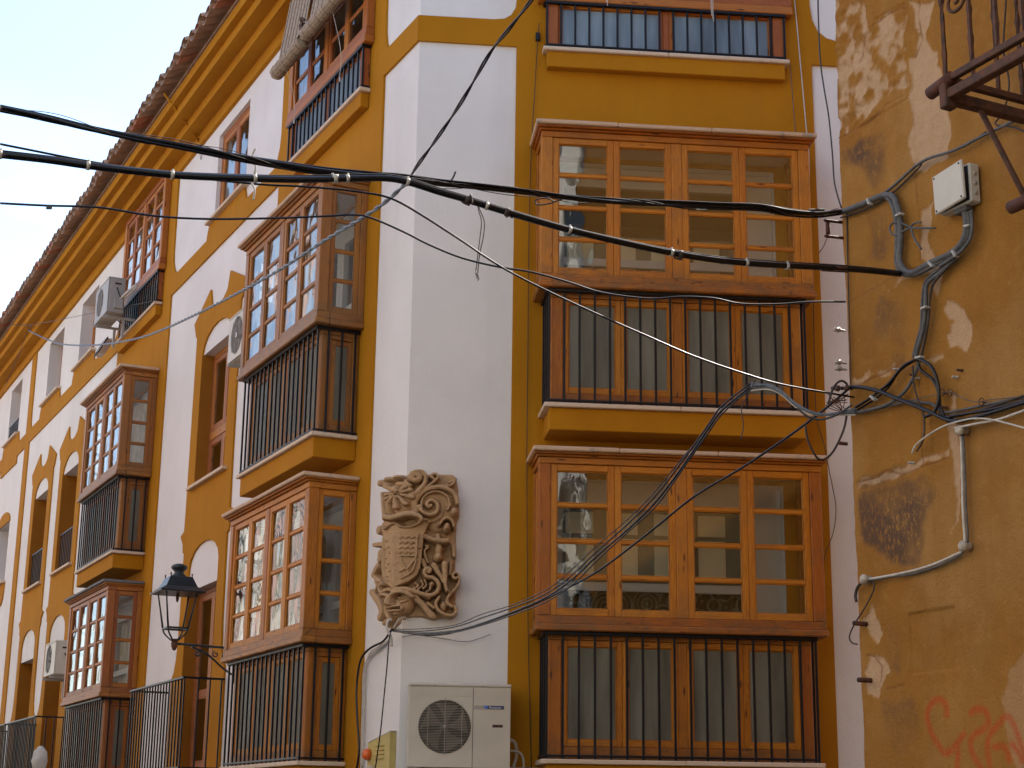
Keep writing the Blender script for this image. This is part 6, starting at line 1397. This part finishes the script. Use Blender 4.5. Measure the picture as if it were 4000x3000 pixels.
for i, (r, mt) in enumerate(((.008, 'cablebg'), (.006, 'cablebg'), (.005, 'cableg'), (.004, 'cablew'))):
    cable('n%d' % i, r, mt, 'slack_cable', ('thick blue grey cable from the hanging node to the old wall', 'second blue grey cable below the thick one', 'plain grey cable under the blue grey pair', 'pale thin cable lowest of the loop at the old wall')[i], 'grey loops at the old wall corner')
cable('k', .0075, 'cable', 'overhead_cable', 'thick straight black cable slanting from the old wall to the carved arms')
cable('lp', .006, 'cablen', 'cable_loop', 'deep hanging brown cable loop at the old wall corner'); cable('lp2', .006, 'cableg', 'cable_loop', 'short grey cable loop left of the old wall'); cable('lp3', .006, 'cablen', 'cable_loop', 'small arched cable loop above the insulator')
cable('h1', .003, 'cablen', 'rope_end', 'frayed rope end hanging before the white wall', fray=7, cat='rope'); cable('h1b', .0028, 'cablen', 'rope_end', 'second frayed strand beside the hanging rope end', fray=5, cat='rope')
cable('h2', .0045, 'tie', 'twisted_tie', 'twisted pale tie hanging from the bundle at the left', cat='tie'); cable('h3', .005, 'cablen', 'cable_stub', 'short cut stub sticking up from the cable bundle', cat='stub'); cable('h4', .004, 'cablen', 'wire_loop', 'loop of brown wire on the bundle left of the front bay', cat='wire'); cable('h5', .003, 'cablen', 'wire_end', 'thin wire end hanging from the cable node', cat='wire')
t0 = Vector(CB['tag'][0]); m = MB(); m.box(t0.x-.014, t0.x+.012, t0.y-.003, t0.y+.003, t0.z-.020, t0.z, 'z', .002); m.build('cable_tag', M['cable'], None, None, 'small black tag on the thin cable at far left', 'tag')
cable('v1', .0045, 'cableb', 'hanging_cable', 'thin dark cable dropping beside the old wall'); cable('v2', .0055, 'cablew', 'plaited_cable', 'cream cord down the ochre wall right of the front bays', cat='cord')
cable('v3', .0035, 'cablen', 'wall_cable', 'thin dark cable down the ochre wall left of the front bays'); cable('v4', .0035, 'cableg', 'wall_cable', 'short grey wire from the top front sill'); cable('v5', .0035, 'cablen', 'wall_cable', 'thin brown wire down the right edge of the ochre panel')
p = Vector(CB['v3'][1]); m = MB(); m.box(p.x-.02, p.x+.02, p.y-.012, p.y+.03, p.z-.055, p.z+.02, 'z', .005); m.build('cable_clamp', M['iron'], None, None, 'small black clamp at the head of the left wall cable', 'clamp')
cable('q1', .010, 'cable', 'wall_cable', 'thick black cable bending down the ochre edge by the corner'); cable('q2', .0055, 'cable', 'wall_cable', 'thin black cable hanging down the white corner')
for i in range(3): cable('q%d' % (3+i), .0055, 'cablew', 'wall_cable', ('nearest white painted cable clipped down the corner wall', 'middle white painted cable on the corner wall', 'outermost white painted cable beside the ochre edge')[i], 'white painted cables by the corner')
cable('q6', .0025, 'cablen', 'wire_loop', 'fine slack wire under the carved arms', cat='wire')
hk = Vector(CB['q1'][0]); m = MB(); m.tube(smoothpts([hk+Vector((0, 0, .09)), hk+Vector((-.03, -.02, .07)), hk+Vector((-.03, -.03, .0)), hk+Vector((.0, -.03, -.05)), hk+Vector((.01, -.03, -.13))]), .011, 8); m.tube(smoothpts([hk+Vector((.02, 0, .02)), hk+Vector((.06, .0, .09)), hk+Vector((.11, .02, .11)), hk+Vector((.13, .04, .09))]), .006, 6); m.build('cable_hook', M['cablew'], None, None, 'pale painted hook holding the cables under the carved arms', 'hook')
# on the old wall
G_ = 'cables running over the old wall'
for key, r, mt, nm, lab in (
    ('conduit', .0165, 'cableg', 'wall_conduit', 'thick grey conduit bending up to the junction box'), ('conduit2', .012, 'cableg', 'wall_conduit', 'second grey conduit doubled behind the first'),
    ('grey1', .009, 'cableg', 'wall_cable', 'grey cable entering the right of the junction box'), ('up1', .008, 'cableg', 'wall_cable', 'grey cable rising to the right above the junction box'), ('up2', .005, 'cablen', 'wall_cable', 'thin brown cable rising beside the grey one'),
    ('d1', .011, 'cableg', 'wall_cable', 'dark grey cable dropping below the conduits'), ('d2', .007, 'cablen', 'wall_cable', 'brown cable dropping right of the dark grey one'), ('d3', .007, 'cableg', 'wall_cable', 'grey cable dropping left of the dark grey one'),
    ('e1', .008, 'cable', 'wall_cable', 'black cable from the node down to the wall corner'), ('e2', .006, 'cable', 'wall_cable', 'thin black cable under the one from the node'), ('e3', .009, 'cableg', 'wall_cable', 'grey cable curving behind the long black one'),
    ('f1', .009, 'cable', 'cable_loop', 'black loop right of the node on the old wall'), ('f2', .005, 'cablen', 'cable_loop', 'brown wire hanging straight from the node'), ('f3', .008, 'cable', 'wall_cable', 'black cable from the node to the right hand run'),
    ('g1', .0105, 'cable', 'wall_cable', 'thick black cable sweeping across the old wall'), ('g2', .007, 'cableg', 'wall_cable', 'grey cable just above the thick black one'), ('g3', .008, 'cable', 'wall_cable', 'black cable over the right end of the run'), ('g4', .006, 'cablen', 'wall_cable', 'brown cable topmost at the right end of the run'),
    ('white', .0045, 'cablew', 'wall_cable', 'loose white cable arching over the old wall'), ('whitec', .006, 'cablew', 'wall_cable', 'straight cream cable below the thick black one'),
    ('p1', .0065, 'cablew', 'wall_cable', 'cream cable strung between the porcelain knobs'), ('p2', .0055, 'cableg', 'wall_cable', 'grey cable beside the cream one between the knobs'), ('p3', .008, 'cablen', 'cable_end', 'brown cable end at the left porcelain knob'), ('p4', .004, 'cablen', 'cable_loop', 'thin loop hanging from the left porcelain knob'),
    ('v', .004, 'cablen', 'wall_cable', 'thin rusty wire along the edge of the old wall'), ('wire1', .0022, 'cableg', 'wall_wire', 'fine wire threaded through the rings'), ('wire2', .0045, 'cablen', 'wall_wire', 'dark wire hanging behind the rusty balcony')):
    P = smoothpts(WC[key], 5); m = MB(); m.tube(P, r, 8); m.build(nm, M[mt], None, None, lab, 'cable', G_)
m = MB()
for kk in ('knot1', 'knot2', 'knot3'): m.tube(smoothpts(WC[kk], 5), .0055, 7)
m.build('cable_bow', M['cableg'], None, None, 'grey cable tied in a bow beside the conduits', 'cable')
for i, p in enumerate(WC['clips']):
    p = Vector(p); m = MB(); m.box(-.006, .006, -.02, .012, -.022, .022, 'z', .003); m.build('cable_clip', M['tie'], None, Matrix.Translation(p) @ frame(Vector((0, 0, 0)), uW, nW) @ Matrix.Rotation(R_((20, 90, 40, 80, 90, 85, 30, 50)[i]), 4, 'Y'), 'pale clip holding cables on the old wall, '+('near the strainer', 'on the first bend', 'at the foot of the conduit', 'just under the junction box', 'on the dropping cables', 'above the node', 'on the rising conduit', 'on the run to the corner')[i], 'clip', 'pale cable clips on the old wall')
for i, p in enumerate(WC['ins']):
    p = Vector(p); m = MB(); m.lathe([(.012, -.04), (.024, -.03), (.018, -.012), (.026, .0), (.026, .012), (.016, .022), (.009, .024)], (0, 0, 0), 14, 'y')
    m.build('porcelain_knob', M['porc'], None, Matrix.Translation(p) @ frame(Vector((0, 0, 0)), uW, nW), ('upper right porcelain knob on the old wall', 'middle porcelain knob at the bend of the cream cable', 'left porcelain knob near the edge of the old wall')[i], 'insulator', 'porcelain knobs on the old wall')
for i, p in enumerate(WC['hooks']):
    p = Vector(p); m = MB(); m.tube([p+uW*.018*math.cos(a)+Vector((0, 0, .018*math.sin(a))) for a in [j*6.283/14 for j in range(14)]], .0028, 5, closed=True); m.tube([p-nW*.03, p], .003, 5)
    m.build('ring_hook', M['rust'], None, None, ('left rusty ring hook with a wire through it on the old wall', 'rusty ring hook touching the left one', 'right rusty ring hook on the fine wire')[i], 'hook', 'rusty ring hooks on the old wall')
for i, p in enumerate(WC['bolts']):
    p = Vector(p); m = MB(); m.tube([p-nW*.012, p+nW*.022], .006, 6); m.box(p.x-.012, p.x+.012, p.y-.004, p.y+.004, p.z-.004, p.z+.006); m.build('old_fixing', M['rust'] if i % 2 else M['tie'], None, None, 'small broken fixing left in the old wall', 'fixing', 'broken fixings left in the old wall')
for i, p in enumerate(WC['stubs']):
    p = Vector(p); m = MB(); m.tube([p-nW*.02, p+nW*.075], .0125, 12); o = m.build('pipe_stub', M['rust2'], None, None, ('upper rusty pipe stub low on the old wall', 'lower rusty pipe stub low on the old wall')[i], 'pipe', 'rusty pipe stubs')
    m = MB(); m.tube([p+nW*.0752, p+nW*.0756], .009, 12); m.build('bore', M['dark'], o, I4)
# turnbuckle, wall bracket, small insulators at the far corner of the old wall
a = Vector(CB['c1'][-1]); b = Vector(CB['c1'][-3]); d = (a-b).normalized()
m = MB(); m.box(-.055, .055, -.008, .008, -.014, .014, 'x', .003); q = a-d*.17
m.build('turnbuckle', M['cablen'], None, Matrix.Translation(q) @ d.to_track_quat('X', 'Z').to_matrix().to_4x4(), 'flat brown strainer plate at the end of the bundle', 'strainer')
m = MB(); m.tube([a-d*.12, a+d*.01], .0035, 6); m.tube([a-d*.12+Vector((0, 0, -.02)), a+Vector((0, 0, -.01))], .0035, 6); m.build('strainer_wire', M['tie'], None, None, 'shiny wire loops from strainer plate to the old wall', 'wire')
q = Vector(CB['c2'][-3]); m = MB(); m.tube([q+Vector((-.06, 0, .012)), q+Vector((.07, 0, .0))], .009, 8); m.tube([q+Vector((-.06, 0, -.012)), q+Vector((.07, 0, -.018))], .006, 8); m.build('turnbuckle', M['rust'], None, None, 'rusty turnbuckle at the old wall end of the conduit', 'strainer')
m = MB()
for zz in (4.775, 4.685): m.tube([pW(.02, .0, zz), pW(-.0, .10, zz), pW(-.0, .105, zz)], .009, 8)
m.tube([pW(-.0, .085, 4.70), pW(.0, .085, 4.765)], .012, 8); m.tube(smoothpts([pW(0, .09, 4.68), pW(.0, .12, 4.62), pW(0, .15, 4.58)]), .0025, 5)
m.build('insulator_bracket', M['rust2'], None, None, 'small rusty two armed bracket on the edge of the old wall', 'bracket')
for i, z in enumerate((4.17, 3.99, 3.955)):
    m = MB(); m.lathe([(.006, -.03), (.008, 0), (.016, .012), (.010, .024), (.015, .034), (.004, .042)], (0, .02, 0), 10, 'y')
    m.build('small_insulator', M['porc'], None, frame(W0, uW, nW, -.012, z), ('highest small insulator on the edge of the old wall', 'upper of two small insulators on the wall edge', 'lower of two small insulators on the wall edge')[i], 'insulator', 'small insulators on the edge of the old wall')
m = MB(); m.tube([pW(-.02, .0, 3.55), pW(-.02, .05, 3.55)], .010, 8); m.build('iron_peg', M['rust2'], None, None, 'short rusty peg on the edge of the old wall', 'peg')
e = Vector(CB['k'][0]); m = MB()
for k in range(5): m.tube([e+nW*(.03*k-.02)+Vector((0, 0, -.004*k)), e+nW*(.03*k-.006)+Vector((0, 0, -.004*k))], .016 if k % 2 else .010, 10)
for k in range(5):
    rr = random.Random(k); c = e+nW*.05+Vector((0, 0, -.06)); m.tube(smoothpts([c+Vector((rr.uniform(-.08, .05), rr.uniform(-.03, .03), rr.uniform(-.08, .06))) for _ in range(5)]), .0022, 5)
m.build('strain_insulator', M['rust'], None, None, 'rusty strain insulator with tangled wire at the old wall corner', 'insulator')

# ------------------------------------------------------------------ houses across the street, seen in the panes
def facade_house(name, org, u, n, L, H, mat, label, wins, trim='inner', seed=0):
    mw = frame(org, u, n); s = 1 if u.cross(n).z > 0 else -1
    o = empty(name, mw, label, 'house'); m = MB(); m.box(0, s*L, -8, 0, 0, H); m.build('wall', M[mat], o)
    m = MB(); m.box(-.3*s, s*(L+.3), -8.3, .5, H, H+.25); m.build('roof', M['roofs'], o)
    x = 1.4; k = 0
    while x < L-1.4:
        z = 1.0; fl_ = 0
        while z+1.9 < H:
            m = MB(); m.box(s*(x-.5), s*(x+.5), .005, .03, z, z+1.7); w = m.build('window', M['dglass'], o)
            m = MB()
            for (a, b, c, d) in ((-.62, -.5, 0, 1.7), (.5, .62, 0, 1.7), (-.62, .62, 1.7, 1.82), (-.68, .68, -.1, 0), (-.03, .03, 0, 1.7)): m.box(s*(x+a), s*(x+b), .004, .07, z+c, z+d)
            m.build('frame', M[trim], w); z += 3.0; fl_ += 1
        x += 2.6
    return o
facade_house('cream_house', pL(9, 8.6, 0), uL, -nL, 9.8, 14.5, 'cream', 'cream house across the street, sunlit, seen in the panes', 1, 'greyst')
facade_house('pink_house', pL(19.2, 8.7, 0), uL, -nL, 6.2, 15.5, 'pink', 'tall pink house across the street, seen in the panes', 1)
facade_house('cream_house', pL(25.8, 8.6, 0), uL, -nL, 14, 12.0, 'cream', 'farther cream house across the street, seen in the far panes', 1, 'greyst')
facade_house('pink_house', pL(1.5, 8.7, 0), uL, -nL, 7.1, 11.5, 'pink', 'lower pink house across the street near the crossing', 1)
facade_house('cream_house', pL(-13, 8.6, 0), uL, -nL, 14.1, 11.0, 'cream', 'pale house across the street near the viewpoint', 1)
facade_house('back_house', pR(-7, 21.5, 0), uR, -nR, 24, 19.0, 'cream', 'tall cream house behind the viewpoint, seen in the front panes', 1, 'greyst')
